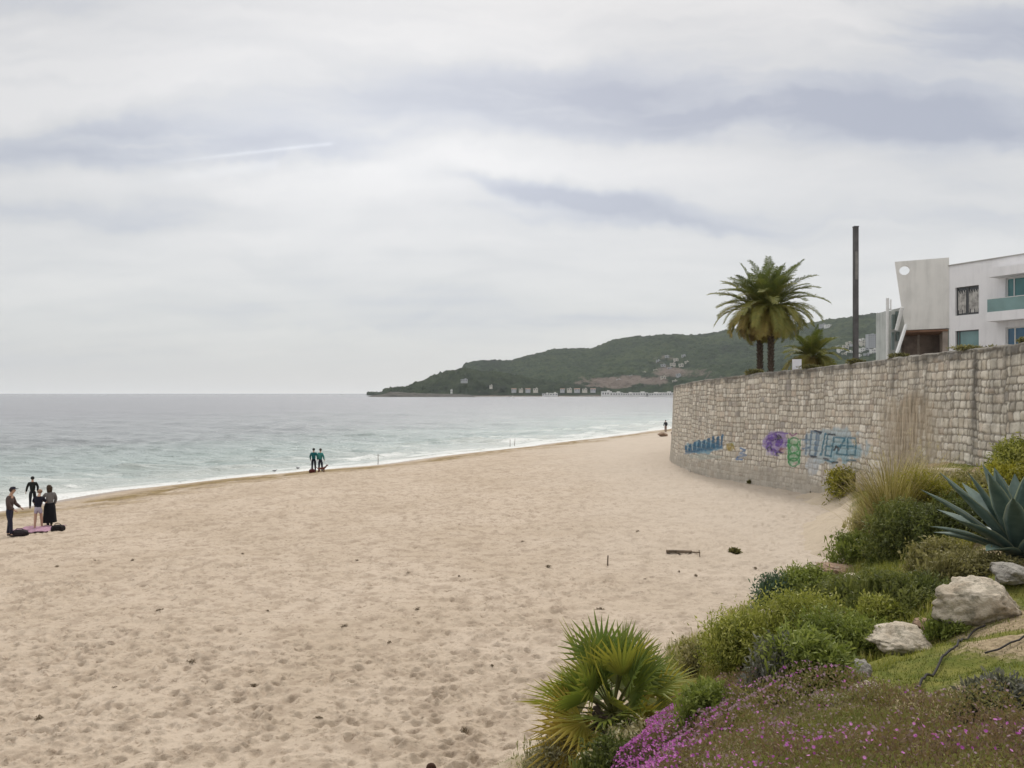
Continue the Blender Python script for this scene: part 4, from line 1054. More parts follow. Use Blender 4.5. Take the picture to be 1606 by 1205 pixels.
def feather_crown(c, nf, L, seed, tone_fn, el_range=(-.95, 1.5), ll=.5, lw=.035, nleaf=60):
    V = []; F3 = []; F4 = []; T = []; n = 0; RM = MB()
    for k in range(nf):
        u = (k + .5) / nf
        el0 = el_range[1] - (el_range[1] - el_range[0]) * u ** 0.85 + R.normal(0, .07)
        az = k * 2.39996 + R.normal(0, .12)
        l_ = L * (1.12 - .2 * u) * R.uniform(.85, 1.1) * (0.80 + 0.25 * math.sin(math.pi * min(1, u + .15)))
        tn = tone_fn(u, az)
        P, v, f, t = feather_frond(np.array(c) + np.array([math.cos(az), math.sin(az), 0]) * .12, az, el0, l_, R.uniform(.8, 1.2) * (0.50 + 1.15 * min(1, u * 1.6)), nleaf, lw, ll, tn)
        for vv in v: V.append(vv)
        F4 += [f[0] + n, f[2] + n]; F3 += [f[1] + n, f[3] + n]; T += t; n += sum(len(q) for q in v)
        RM.tube(P, np.linspace(.035, .008, len(P)) * L / 3, 4, tn * .8, False)
    V.append(np.concatenate(RM.V)); F4.append(np.concatenate(RM.F4) + n); T.append(np.concatenate(RM.T))
    return np.concatenate(V), [np.concatenate(F3), np.concatenate(F4)], np.concatenate(T)
FPALM = leafmat('date_palm_leaf', [(0.0, (0.14, 0.10, 0.045)), (0.25, (0.30, 0.235, 0.075)), (0.5, (0.22, 0.21, 0.055)), (0.75, (0.13, 0.15, 0.042)), (1.0, (0.08, 0.105, 0.038))], 0.5, .25)
TRUNK = paint('palm_trunk', (0.105, 0.078, 0.058), 0.95, 0.3, 8.0, 0.8)
def palm(name, px, base_py, crown_py, d, lean, L, nf, label, seed, dead=0.0):
    x, y, _ = at(px, base_py, d); zc = at(px, crown_py, d)[2]; zb = 6.75
    root = empty(name, (x, y, zb), label, 'palm')
    H = zc - zb
    pts = [(lean * (t_ ** 1.5) * H * .1, 0, t_ * H) for t_ in np.linspace(-0.03, 1, 26)]
    tb = MB(); tb.tube(pts, [.135 + .02 * math.sin(i * 2.5) + (.06 if i > 23 else 0) for i in range(26)], 12, .5)
    # stubs of cut leaf bases
    for i in range(150):
        t_ = (i / 150) ** .8; a = i * 2.4; p = np.array([lean * t_ ** 1.5 * H * .1, 0, t_ * H]); o_ = np.array([math.cos(a), math.sin(a), 0])
        tb.tube([p + o_ * .11, p + o_ * .20 + np.array([0, 0, .10])], [.055, .03], 4)
    tb.build('trunk', TRUNK, root)
    top = (lean * H * .1, 0, H)
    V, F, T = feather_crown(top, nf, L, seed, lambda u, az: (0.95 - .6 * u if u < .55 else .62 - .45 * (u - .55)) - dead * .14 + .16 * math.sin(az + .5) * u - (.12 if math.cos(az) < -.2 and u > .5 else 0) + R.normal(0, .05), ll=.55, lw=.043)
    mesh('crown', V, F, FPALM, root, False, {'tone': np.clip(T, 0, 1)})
    # hanging dead fronds against the trunk
    V = []; F3 = []; F4 = []; TT = []; n = 0
    for k in range(5):
        az = k * 2.4
        P, v, f, t = feather_frond(np.array(top) + np.array([math.cos(az) * .2, math.sin(az) * .2, -.25]), az, -.3, L * .4, 1.0, 24, .03, .3, .02 + .1 * R.random())
        V += v; F4 += [f[0] + n, f[2] + n]; F3 += [f[1] + n, f[3] + n]; TT += t; n += sum(len(q) for q in v)
    mesh('dead_frond', np.concatenate(V), [np.concatenate(F3), np.concatenate(F4)], FPALM, root, False, {'tone': np.clip(np.concatenate(TT), 0, 1)})
palm('date_palm', 1209, 584, 482, 44.0, 0.0, 2.75, 84, 'tall date palm with the higher crown and right-hand trunk behind the wall', 3)
palm('date_palm', 1192, 585, 488, 45.0, -0.05, 2.7, 64, 'slightly shorter yellowing date palm whose trunk stands just left of the other', 4, 1.0)
palm('date_palm', 1273, 592, 560, 47.0, 0.0, 1.75, 44, 'low bushy date palm beside the wall top right of the two tall palms', 5, .6)

# fan palm in the foreground
FFAN = leafmat('fan_palm_leaf', [(0.0, (0.46, 0.34, 0.08)), (0.3, (0.31, 0.28, 0.055)), (0.6, (0.19, 0.22, 0.045)), (1.0, (0.12, 0.17, 0.042))], 0.45, .3)
def fan_palm():
    g = gpt(972, 1178); root_z = g[2] - .17
    X0 = np.array([at(962, 1100, 7.7)[0], 7.75, root_z])
    root = empty('fan_palm', tuple(X0), 'green fan palm with yellowing outer fans and cream flower sprays at the bottom edge', 'palm')
    mb = MB(); H = .66
    mb.tube([(0, 0, -.2), (0, 0, .3), (0, 0, H)], [.17, .15, .12], 10)
    for i in range(60):
        a = i * 2.4; z = i / 60 * H; o_ = np.array([math.cos(a), math.sin(a), 0])
        mb.tube([o_ * .12 + np.array([0, 0, z]), o_ * .2 + np.array([0, 0, z + .1])], [.03, .018], 4)
    mb.build('trunk', TRUNK, root)
    V = []; F = []; T = []; n = 0; st = MB()
    NFan = 70
    for k in range(NFan):
        u = (k + .5) / NFan
        el = 1.36 - 2.35 * u ** .9 + R.normal(0, .1); az = k * 2.39996 + R.normal(0, .1)
        Lp = R.uniform(.28, .52) * (1.1 - .25 * u)
        d0 = np.array([math.cos(el) * math.cos(az), math.cos(el) * math.sin(az), math.sin(el)])
        p0 = np.array([0, 0, H]); p1 = p0 + d0 * Lp + np.array([0, 0, -.04 * u])
        st.tube([p0, (p0 + p1) / 2 + np.array([0, 0, .02]), p1], [.011, .009, .007], 4, .45)
        # fan plane: leaflets spread around the petiole direction
        sd_ = np.cross(d0, [0, 0, 1.0]);
        if np.linalg.norm(sd_) < .1: sd_ = np.array([1.0, 0, 0])
        sd_ /= np.linalg.norm(sd_); nn = np.cross(sd_, d0); nn /= np.linalg.norm(nn)
        roll = R.uniform(-1.3, 1.3); s2 = sd_ * math.cos(roll) + nn * math.sin(roll); n2 = np.cross(s2, d0)
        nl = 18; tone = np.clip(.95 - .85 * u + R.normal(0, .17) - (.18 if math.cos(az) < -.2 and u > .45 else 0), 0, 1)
        Lf = R.uniform(.44, .60)
        for j in range(nl):
            th = (j / (nl - 1) - .5) * math.radians(150)
            dd = d0 * math.cos(th) + s2 * math.sin(th) + n2 * (.35 * abs(math.sin(th))) ; dd /= np.linalg.norm(dd)
            lf = Lf * (1 - .26 * (abs(th) / 1.95) ** 2) * R.uniform(.9, 1.06)
            ww = np.cross(dd, n2); ww /= np.linalg.norm(ww); w = .019
            a_ = p1; m1 = p1 + dd * lf * .5; tip = p1 + dd * lf + np.array([0, 0, -.035 - .03 * u]) * R.uniform(.6, 1.6)
            rid = n2 * .007
            V += [a_ - ww * .002, a_ + ww * .002, m1 - ww * w, m1 + rid, m1 + ww * w, tip]
            F += [(n, n + 3, n + 2), (n, n + 1, n + 3), (n + 1, n + 4, n + 3), (n + 2, n + 3, n + 5), (n + 3, n + 4, n + 5)]
            tt = tone + R.normal(0, .05); T += [tt, tt, tt, tt, tt, max(0, tt - .25)]; n += 6
    mesh('crown', V, np.array(F), FFAN, root, False, {'tone': np.clip(T, 0, 1)})
    st.build('leaf_stalks', paint('stalk', (0.12, .125, .035), .6, .1), root)
    FL = leafmat('palm_flower', [(0, (.50, .44, .26)), (1, (.80, .74, .54))], .8, .2)
    for (cx, cz, cy, s_) in [(.17, .88, -.62, .22), (-.13, .66, -.72, .22), (.10, .60, -.74, .12), (.02, .78, -.66, .12)]:
        v = []; f = []; t = []; m_ = 0
        fb = MB()
        for b_ in range(9):
            p1 = np.array([cx, cy, cz - .06]) + R.normal(0, 1, 3) * np.array([.5, .28, .42]) * s_
            fb.tube([(0.3 * cx, 0, H - .1), (cx * .8, cy * .7, cz - .02), tuple(p1)], [.004, .004, .003], 4, .6)
            for q_ in range(60):
                c_ = p1 + R.normal(0, .033, 3) * [1.3, 1, .8]; a_ = R.normal(0, .010, 3); e_ = R.normal(0, .010, 3)
                fb.add([c_ - a_, c_ + a_, c_ + e_, c_ - e_], [(0, 2, 1), (0, 1, 3)], R.random())
        fb.build('flower_spray', FL, root)
fan_palm()

# agave
def agave():
    g = gpt(1598, 882)
    root = empty('agave', tuple(g), 'large blue-green agave with broad pointed leaves on the bank near the wall', 'agave')
    m, nb, p, out = fmat('agave_leaf', 0.45, 0.35)
    co = nb.n('ShaderNodeTexCoord').outputs['Object']
    t = nb.attr('tone'); n1 = nb.noise(co, 5, 4, .6)
    c = nb.mix(nb.maprange(n1, .3, .7), (0.058, 0.095, 0.082), (0.11, 0.155, 0.13)); c = nb.mix(nb.maprange(t, .75, 1.0), c, (0.24, .27, .17))
    nb.set(p.inputs['Base Color'], c)
    V = []; F = []; T = []; n = 0; NL = 34
    for k in range(NL):
        u = (k + .5) / NL
        el = 1.38 - 1.15 * u ** .9 + R.normal(0, .05); az = k * 2.39996 + 1.0 + R.normal(0, .06)
        L = 1.2 * (.80 + .30 * math.sin(math.pi * min(1, u * .9 + .1))) * R.uniform(.9, 1.08)
        ks = 12; tt = np.linspace(0, 1, ks)
        an = el - (.22 + .25 * u) * (tt - .25) + (.10 * tt ** 3)
        ds = L / (ks - 1); h = .05 + np.concatenate([[0], np.cumsum(np.cos(an[:-1]) * ds)]); v = np.concatenate([[0], np.cumsum(np.sin(an[:-1]) * ds)]) + .08
        ca, sa = math.cos(az), math.sin(az); sd_ = np.array([-sa, ca, 0.0])
        W = .135 * (np.interp(tt, [0, .12, .3, .55, .8, 1], [.75, .62, .85, 1.0, .62, .03]))
        for i in range(ks):
            c_ = np.array([h[i] * ca, h[i] * sa, v[i]]); nrm = np.array([-math.sin(an[i]) * ca, -math.sin(an[i]) * sa, math.cos(an[i])])
            for (sx_, up, tn) in ((-1, .34, 1.0), (-.82, .25, .3), (-.45, .07, .2), (0, 0, .2), (.45, .07, .2), (.82, .25, .3), (1, .34, 1.0), (.5, -.10, .3), (0, -.30 * (1 - tt[i]), .3), (-.5, -.10, .3)):
                V.append(c_ + sd_ * sx_ * W[i] + nrm * (up * W[i])); T.append(tn)
        for i in range(ks - 1):
            for j in range(10): F.append((n + i * 10 + j, n + i * 10 + (j + 1) % 10, n + (i + 1) * 10 + (j + 1) % 10, n + (i + 1) * 10 + j))
        n += ks * 10
    mesh('leaves', V, np.array(F), m, root, True, {'tone': T})
    q = MB(); q.tube([(0, 0, -.15), (0, 0, .12), (0, 0, .3)], [.13, .15, .06], 10); q.build('stem', paint('agave_stem', (.06, .07, .05), .9), root)
agave()

# ================================================================== PLANT BUILDERS
def unit(a): return a / (np.linalg.norm(a, axis=-1, keepdims=True) + 1e-9)
def sprigs(n, K, rad, slen, ll, lw, up=.5, tone=.5, tvar=.21, lobes=6, flat=0.0, droop=0.15, shell=.55):
    """leafy shoots filling a low domed volume: V, F, tone"""
    rx, ry, rz = rad
    lc = R.normal(0, .36, (lobes, 3)) * [rx, ry, rz]; lc[:, 2] = np.abs(lc[:, 2]) * .8 + rz * .22
    lr = R.uniform(.38, .72, lobes); lt = R.normal(0, tvar * .8, lobes)
    li = R.integers(0, lobes, n)
    d = unit(R.normal(0, 1, (n, 3)) + [0, 0, .35])
    r = (shell + (1 - shell) * R.random(n)) * lr[li]
    p0 = lc[li] + d * r[:, None] * [rx, ry, rz]
    p0[:, 2] = np.abs(p0[:, 2])
    dirs = unit(d * [1, 1, 1 - flat] + np.array([0, 0, up]) + R.normal(0, .28, (n, 3)))
    t = np.linspace(.1, 1, K)[None, :, None]
    L = (slen * R.uniform(.5, 1.3, n))[:, None, None]
    P = p0[:, None] + dirs[:, None] * L * t - np.array([0, 0, 1]) * (t ** 2) * L * droop
    P = P.reshape(-1, 3); D = np.repeat(dirs, K, 0)
    ld = unit(D * .55 + R.normal(0, .62, P.shape)); sd = unit(np.cross(ld, R.normal(0, 1, P.shape)))
    l = ll * R.uniform(.6, 1.25, (len(P), 1)); w = lw * R.uniform(.7, 1.2, (len(P), 1))
    V = np.stack([P, P + ld * l * .45 + sd * w * .5, P + ld * l, P + ld * l * .45 - sd * w * .5], 1).reshape(-1, 3)
    i = np.arange(len(P)) * 4
    F = np.stack([i, i + 1, i + 2, i + 3], 1)
    tn = np.repeat(tone + lt[li] + R.normal(0, tvar * .5, n), K) + R.normal(0, tvar * .6, len(P)) + np.tile(np.linspace(-.08, .12, K), n)
    V[:, 2] = np.maximum(V[:, 2], -.05)
    return V, F, np.repeat(np.clip(tn, 0, 1), 4), p0
def blades(C, L, w, lean, bend, tone, seg=3, tvar=.2, out=None):
    """arching grass blades from root points C"""
    n = len(C); L = L * R.uniform(.55, 1.2, n)
    az = R.uniform(0, 2 * np.pi, n) if out is None else out + R.normal(0, .5, n)
    a0 = np.abs(R.normal(0, lean, n)); h = np.zeros(n); z = np.zeros(n)
    H = np.stack([np.cos(az), np.sin(az), np.zeros(n)], 1); Sd = np.stack([-np.sin(az), np.cos(az), np.zeros(n)], 1)
    V = []; ds = L / seg
    for k in range(seg + 1):
        t = k / seg; ww = w * (1 - t) ** .7 * .5
        c = C + H * h[:, None] + np.array([0, 0, 1]) * z[:, None]
        if k < seg: V += [c - Sd * ww, c + Sd * ww]
        else: V += [c]
        a = a0 + bend * t ** 1.3 * R.uniform(.6, 1.4, n)
        h = h + np.sin(a) * ds; z = z + np.cos(a) * ds
    V = np.stack(V, 1); m = V.shape[1]; i = np.arange(n) * m
    F4 = np.concatenate([np.stack([i + 2 * k, i + 2 * k + 1, i + 2 * k + 3, i + 2 * k + 2], 1) for k in range(seg - 1)]) if seg > 1 else np.zeros((0, 4), int)
    F3 = np.stack([i + 2 * seg - 2, i + 2 * seg - 1, i + 2 * seg], 1)
    T = np.repeat(np.clip(tone + R.normal(0, tvar, n), 0, 1), m)
    return V.reshape(-1, 3), F4, F3, T

LM = {
 'dark': leafmat('dark_leaf', [(0, (.034, .040, .014)), (.5, (.088, .108, .03)), (1, (.19, .20, .065))]),
 'green': leafmat('green_leaf', [(0, (.06, .075, .018)), (.5, (.155, .19, .042)), (1, (.29, .32, .09))]),
 'herb': leafmat('herb_leaf', [(0, (.075, .09, .02)), (.5, (.225, .24, .048)), (1, (.40, .39, .12))]),
 'yellow': leafmat('yellow_leaf', [(0, (.07, .075, .012)), (.5, (.21, .20, .026)), (1, (.36, .33, .05))]),
 'olive': leafmat('olive_leaf', [(0, (.06, .058, .024)), (.5, (.185, .17, .07)), (1, (.36, .32, .16))]),
 'blue': leafmat('blue_green_leaf', [(0, (.025, .050, .032)), (.5, (.065, .105, .068)), (1, (.13, .18, .12))]),
 'pale': leafmat('pale_leaf', [(0, (.11, .095, .05)), (.5, (.25, .225, .13)), (1, (.42, .39, .26))]),
 'grey': leafmat('grey_leaf', [(0, (.05, .052, .04)), (.5, (.125, .125, .105)), (1, (.23, .225, .19))]),
 'straw': leafmat('straw', [(0, (.13, .11, .035)), (.4, (.24, .20, .075)), (.75, (.38, .315, .16)), (1, (.50, .43, .27))], .7),
 'grass': leafmat('grass_blade', [(0, (.075, .09, .016)), (.4, (.18, .195, .034)), (.75, (.30, .28, .07)), (1, (.46, .38, .18))], .6),
}
TWIG = paint('twig_bark', (.12, .09, .065), .95, .2, 8)
def stems(p0, n, rad=.006, tone=.5):
    mb = MB()
    for k in R.choice(len(p0), min(n, len(p0)), replace=False):
        q = p0[k]; mb.tube([(q[0] * .15, q[1] * .15, -.05), (q[0] * .55, q[1] * .55, q[2] * .55), tuple(q)], [rad * 1.6, rad, rad * .6], 4, tone, False)
    return mb
def shrub(px, py, wpx, hpx, kind, label, n=900, K=7, ll=.055, lw=.018, slen=.2, up=.65, name='shrub', cat='shrub', pos=None, nst=40, depth=.8, tone=.5, shell=.55, lobes=7, group=None):
    g = gpt(px, py) if pos is None else np.array(pos)
    sc = g[1] / FPX; w = wpx * sc / 2; h = hpx * sc
    r = empty(name, tuple(g), label, cat, group)
    fs = max(.8, g[1] / 9.0) ** .75
    if kind in ('herb', 'green', 'olive', 'dark') and pos is None: w *= 1.12; h *= .68
    V, F, T, p0 = sprigs(n, K, (w * .92, w * depth, h * .85), slen * min(fs, 1.8) * min(1, h / .45 + .3), ll * fs, lw * fs, up, tone, shell=shell, lobes=lobes)
    # let the skirt of the plant follow the slope it stands on
    gz = garden_z(V[:, 0] + g[0], V[:, 1] + g[1]) - g[2] if pos is None else V[:, 2] * 0
    gz = np.clip(np.maximum(gz, sand_z(V[:, 0] + g[0], V[:, 1] + g[1]) - g[2]), -1.2, .6) if pos is None else gz
    V[:, 2] += gz * np.clip(1 - V[:, 2] / (h + .01), 0, 1) ** .5
    mesh('foliage', V, F, LM[kind], r, False, {'tone': T})
    stems(p0, nst, .004 * fs).build('stems', TWIG, r)
    return r
def tussock(px, py, wpx, hpx, label, n=900, kind='straw', tone=.5, w=.010, bend=1.1, lean=.35, seg=4, pos=None, plumes=0, name='grass_clump'):
    g = gpt(px, py) if pos is None else np.array(pos); sc = g[1] / FPX
    W_, H_ = wpx * sc / 2, hpx * sc
    C = np.stack([R.normal(0, W_ * .28, n), R.normal(0, W_ * .28, n), np.zeros(n)], 1)
    if pos is None: C[:, 2] = np.clip(land_z(C[:, 0] + g[0], C[:, 1] + g[1]) - g[2], -.5, .5) - .03
    out = np.arctan2(C[:, 1], C[:, 0])
    V, F4, F3, T = blades(C, H_ * .98, w, lean, bend, tone, seg, .22, out)
    r = empty(name, tuple(g), label, 'grass clump')
    mesh('blades', V, [F4, F3], LM[kind], r, False, {'tone': T})
    if plumes:
        V, F4, F3, T = blades(C[:plumes] * .6, H_ * 1.1, .006, .2, .35, .9, 3, .08, out[:plumes])
        tips = V.reshape(-1, 7, 3)[:, 6]
        v, f, t, _ = sprigs(4, 3, (.1, .1, .1), .05, .05, .01)
        P = np.repeat(tips, 26, 0) + R.normal(0, 1, (len(tips) * 26, 3)) * [.02, .02, .075] - [0, 0, .08]
        dd = unit(R.normal(0, .5, P.shape) + [0, 0, 1]); ss = unit(np.cross(dd, R.normal(0, 1, P.shape)))
        Q = np.stack([P, P + dd * .02 + ss * .004, P + dd * .045, P + dd * .02 - ss * .004], 1).reshape(-1, 3); i = np.arange(len(P)) * 4
        mesh('plumes', np.concatenate([V, Q]), [np.concatenate([F4, np.stack([i, i + 1, i + 2, i + 3], 1) + len(V)]), F3], LM['straw'], r, False, {'tone': np.concatenate([T, np.full(len(Q), .85)])})
    return r

# ================================================================== ROCKS
def rockmat(name, c1, c2, lich):
    m, nb, p, o = fmat(name, .95, .12)
    co = nb.n('ShaderNodeTexCoord').outputs['Object']
    n1 = nb.noise(co, 4, 7, .7, .4); n2 = nb.noise(co, 22, 5, .7); n3 = nb.noise(co, 9, 4, .6)
    c = nb.mix(nb.maprange(n1, .35, .65), c1, c2)
    c = nb.mix(nb.math('MULTIPLY', nb.maprange(n3, .52, .66), .75), c, lich)
    c = nb.mix(nb.math('MULTIPLY', nb.maprange(n2, .55, .72), .6), c, tuple(q * .35 for q in c1))
    nb.set(p.inputs['Base Color'], c)
    nb.set(p.inputs['Normal'], nb.bump(nb.math('ADD', n1, nb.math('MULTIPLY', n2, .5)), .9, .05))
    return m
RKP = rockmat('pale_rock', (.54, .48, .39), (.37, .31, .235), (.20, .185, .14)); RKR = rockmat('reddish_rock', (.34, .235, .165), (.26, .19, .14), (.38, .32, .25)); RKG = rockmat('grey_rock', (.33, .31, .275), (.20, .19, .17), (.36, .345, .30))
_bm = bmesh.new(); bmesh.ops.create_icosphere(_bm, subdivisions=5, radius=1.0)
ICOV = np.array([v.co[:] for v in _bm.verts]); ICOF = np.array([[v.index for v in f.verts] for f in _bm.faces]); _bm.free()
def rock(px, py, wpx, hpx, label, m=RKP, seed=0, dep=.8, sink=.25, tilt=0.0, pos=None, name='rock', cat='rock'):
    g = gpt(px, py) if pos is None else np.array(pos); sc = g[1] / FPX
    rs = np.random.default_rng(seed + 50)
    V = ICOV.copy()
    for k in range(24):
        nrm = rs.normal(0, 1, 3); nrm /= np.linalg.norm(nrm); dcut = rs.uniform(.50, .85)
        s_ = V @ nrm; V = V - np.outer(np.maximum(s_ - dcut, 0) * .93, nrm)
    q = fbm(V[:, 0] * 2.1 + V[:, 2] * 1.3 + seed, V[:, 1] * 2.1 - V[:, 2] * .9, 300 + seed, 4) - .5
    q2 = fbm(V[:, 0] * 7 + V[:, 2] * 5, V[:, 1] * 7 + V[:, 2] * 3 + seed, 330 + seed, 3) - .5
    q3 = np.abs(fbm(V[:, 0] * 3.5 + V[:, 1] * 2, V[:, 2] * 4.5 + seed, 350 + seed, 3) - .5)
    V = V * (1 + .42 * q + .22 * q2 - .55 * np.maximum(.07 - q3, 0) / .07 * .16)[:, None]
    w = wpx * sc / 2 / .82; h = hpx * sc
    V = V * [w, w * dep, h / 1.25]
    ct, st = math.cos(tilt), math.sin(tilt)
    V = V @ np.array([[ct, 0, st], [0, 1, 0], [-st, 0, ct]])
    V[:, 2] += h * (.62 - sink)
    o = mesh(name, V, ICOF, m, None, True, None, tuple(g))
    return tag(o, label, cat)
rock(1530, 974, 130, 66, 'large pale craggy rock below the agave', RKP, 1, .6, .3, .28)
rock(1590, 918, 80, 30, 'grey rock slab capping the large pale rock near the agave', RKG, 2, .9, .1, 0)
rock(1467, 990, 62, 24, 'reddish blocky stone left of the large pale rock', RKR, 3, .6, .2)
rock(1418, 1024, 104, 40, 'broad flat pale rock in the middle of the turf', RKP, 4, .8, .2)
rock(1349, 1068, 46, 36, 'rounded grey rock above its paler neighbour by the flower carpet', RKG, 5, .8, .2)
rock(1356, 1094, 44, 30, 'small pale pointed rock at the top edge of the flower carpet', RKP, 6, .8, .3)
rock(1318, 896, 74, 14, 'long flat reddish slab at the sandy foot of the bank', RKR, 7, .9, .4)
rock(1335, 908, 30, 9, 'thin pale stone just below the flat reddish slab', RKP, 8, .9, .3)
rock(1226, 966, 66, 13, 'low pale stone half buried at the edge of the sand', RKP, 9, .7, .35)
rock(1356, 768, 36, 30, 'leaning pale boulder near the foot of the stone wall', RKP, 10, .8, .2, .5)
rock(1384, 774, 26, 22, 'smaller pale boulder right of the leaning one', RKP, 11, .8, .2)
rock(1475, 748, 90, 16, 'long pale ledge of rock against the wall behind the shrubs', RKP, 12, .5, .2)
rock(1300, 1100, 62, 14, 'flat sandy stone bordering the flower carpet', RKP, 13, .8, .3)

# ================================================================== SHRUBS AND CLUMPS
shrub(1322, 774, 56, 34, 'yellow', 'yellow-green shrub growing against the wall right of the blue graffiti', 500, 6)
shrub(1420, 868, 128, 108, 'dark', 'large dark bush with dry grass rising out of it on the bank', 2600, 8, tone=.42, nst=90)
shrub(1498, 858, 100, 104, 'dark', 'dark dense bush left of the agave', 2000, 8, tone=.4, nst=60)
shrub(1470, 812, 120, 46, 'yellow', 'spreading yellow-green shrub above the dark bush', 1500, 7, tone=.45)
shrub(1410, 812, 70, 40, 'olive', 'olive brown scrub around the tall dry grass', 1300, 7, tone=.6, nst=80)
shrub(1362, 872, 66, 34, 'green', 'low green bush at the edge of the sand', 900, 7)
shrub(1356, 846, 30, 36, 'olive', 'tall olive scrub overhanging the sand', 600, 7, tone=.7)
shrub(1512, 786, 92, 52, 'olive', 'olive shrub in front of the wall behind the agave', 1300, 7, tone=.62)
shrub(1592, 750, 58, 68, 'herb', 'bright green bush against the wall at the right edge', 1100, 7, tone=.5)
shrub(1580, 770, 80, 34, 'yellow', 'bright yellow-green bush below the green one at the right edge', 900, 7, tone=.65)
shrub(1442, 772, 60, 36, 'olive', 'small pale olive shrub beside the wall behind the dry grass', 600, 7, tone=.75)
shrub(1520, 908, 120, 48, 'olive', 'olive green ground shrub under the agave leaves', 1700, 7, tone=.42)
shrub(1468, 896, 70, 50, 'olive', 'leafy olive shrub between the dark bush and the sandy path', 1000, 7, tone=.62)
shrub(1438, 946, 104, 44, 'dark', 'dark green mat-forming shrub above the reddish stone', 1700, 7, tone=.55)
shrub(1316, 965, 84, 48, 'dark', 'rounded dark shrub at the top of the green slope', 1700, 7, tone=.6)
shrub(1266, 935, 70, 44, 'green', 'bright green leafy shrub left of the rounded dark one', 1200, 7, tone=.55)
shrub(1216, 948, 44, 38, 'blue', 'small blue-green shrub alone at the edge of the sand', 700, 7, tone=.5)
shrub(1410, 885, 30, 16, 'green', 'small green tuft on the sandy path', 250, 5)
shrub(1378, 892, 24, 12, 'green', 'tiny green tuft left of the other on the path', 200, 5)
shrub(1495, 992, 60, 20, 'green', 'low green plants between the rocks', 500, 6, tone=.6)
shrub(1392, 978, 86, 38, 'herb', 'green herbs below the dark mat shrub', 1200, 7, tone=.45, up=.9)
shrub(1250, 1010, 110, 74, 'herb', 'tall soft green herbs in the middle of the slope', 2200, 8, tone=.5, up=1.7, slen=.34, shell=.1, lobes=10)
shrub(1165, 1055, 116, 88, 'herb', 'tall soft green herbs right of the fan palm', 2200, 8, tone=.55, up=1.7, slen=.36, shell=.1, lobes=10)
shrub(1335, 1036, 92, 66, 'green', 'dark leafy herbs left of the broad flat rock', 1900, 8, tone=.42, up=1.3, slen=.28, shell=.25, lobes=9)
shrub(1275, 1078, 104, 74, 'green', 'dense green herbs above the flower carpet', 2200, 8, tone=.5, up=1.3, slen=.28, shell=.25, lobes=9)
shrub(1210, 1092, 92, 74, 'grey', 'twiggy grey half-dead shrub above the flower carpet', 420, 6, tone=.5, nst=240, up=.9, shell=.2)
shrub(1088, 1066, 44, 92, 'olive', 'wispy sparse bush with bare stems right of the fan palm', 170, 8, tone=.6, nst=90, up=1.3, shell=.1)
shrub(1108, 1138, 66, 60, 'green', 'rounded green shrub between the palm and the flower carpet', 1600, 8, tone=.5)
shrub(975, 1222, 130, 46, 'dark', 'dark shrub beneath the fan palm at the bottom edge', 1500, 7, tone=.45)
shrub(868, 1226, 84, 56, 'pale', 'pale dry flowering scrub at the bottom left of the palm', 600, 7, tone=.55, nst=120, shell=.2)
shrub(1572, 1122, 96, 40, 'grey', 'greyish lavender plants at the right edge of the flower carpet', 800, 7, tone=.5, nst=60)
tussock(1398, 846, 80, 146, 'tall dry straw-coloured grass clump in the middle of the bank', 900, tone=.45, w=.022, plumes=16)
tussock(1448, 800, 90, 88, 'paler feathery grass clump right of the tall dry one', 700, tone=.75, w=.020, plumes=16)
tussock(1368, 838, 50, 46, 'drooping straw grass at the edge of the sand', 600, tone=.6, w=.018)
tussock(1505, 872, 40, 46, 'upright yellow-green grass clump left of the agave base', 300, 'grass', .7, w=.016)
tussock(1380, 1100, 44, 26, 'vivid green grass tuft right of the small pale rock', 500, 'grass', .55, w=.008)
# plants on the coping of the wall
def wtop(px):
    k = np.arange(0, 60, .05); x, y, a, c = wall_pt(k); q = CX + FPX * x / y; i = np.argmin(np.abs(q - px) + (k > 47) * 999)
    return (x[i] - a[i] * .25, y[i] - c[i] * .25, float(wall_top(y[i])) + .02)
for px, w, h, kd, lb in [(1398, 40, 6, 'olive', 'brown dry plant hanging on the wall coping left of the white building'), (1512, 90, 5, 'olive', 'low brownish creeper along the wall coping below the white building'),
                         (1592, 30, 7, 'olive', 'small dark plant on the wall coping at the right edge'), (1335, 26, 5, 'olive', 'small weed on the wall coping beside the lamp post'), (1178, 44, 6, 'olive', 'low weeds on the wall coping at the foot of the palms'),
                         (1262, 34, 5, 'olive', 'low dry weeds on the wall coping right of the notice board')]:
    shrub(px, 0, w, h, kd, lb, 260, 4, ll=.04, lw=.012, slen=.045, pos=wtop(px), name='wall_plant', cat='plant', nst=30, tone=.35, depth=.35)
# dark weeds and wrack lying along the foot of the wall
for i, (px, py, w) in enumerate([(1215, 761, 40), (1255, 764, 34), (1285, 768, 30), (1152, 869, 16), (1185, 759, 24)]):
    shrub(px, py, w, 6 if i != 3 else 8, 'olive', ['low dark weeds on the sand under the violet graffiti', 'low dark weeds on the sand under the green graffiti', 'low dark weeds on the sand under the large blue letters', 'small brown-green weed tuft alone on the open sand', 'thin dark weeds on the sand left of the violet graffiti'][i], 200, 5, ll=.04, slen=.06, name='weed', cat='weed', nst=12, tone=.25, depth=.25)

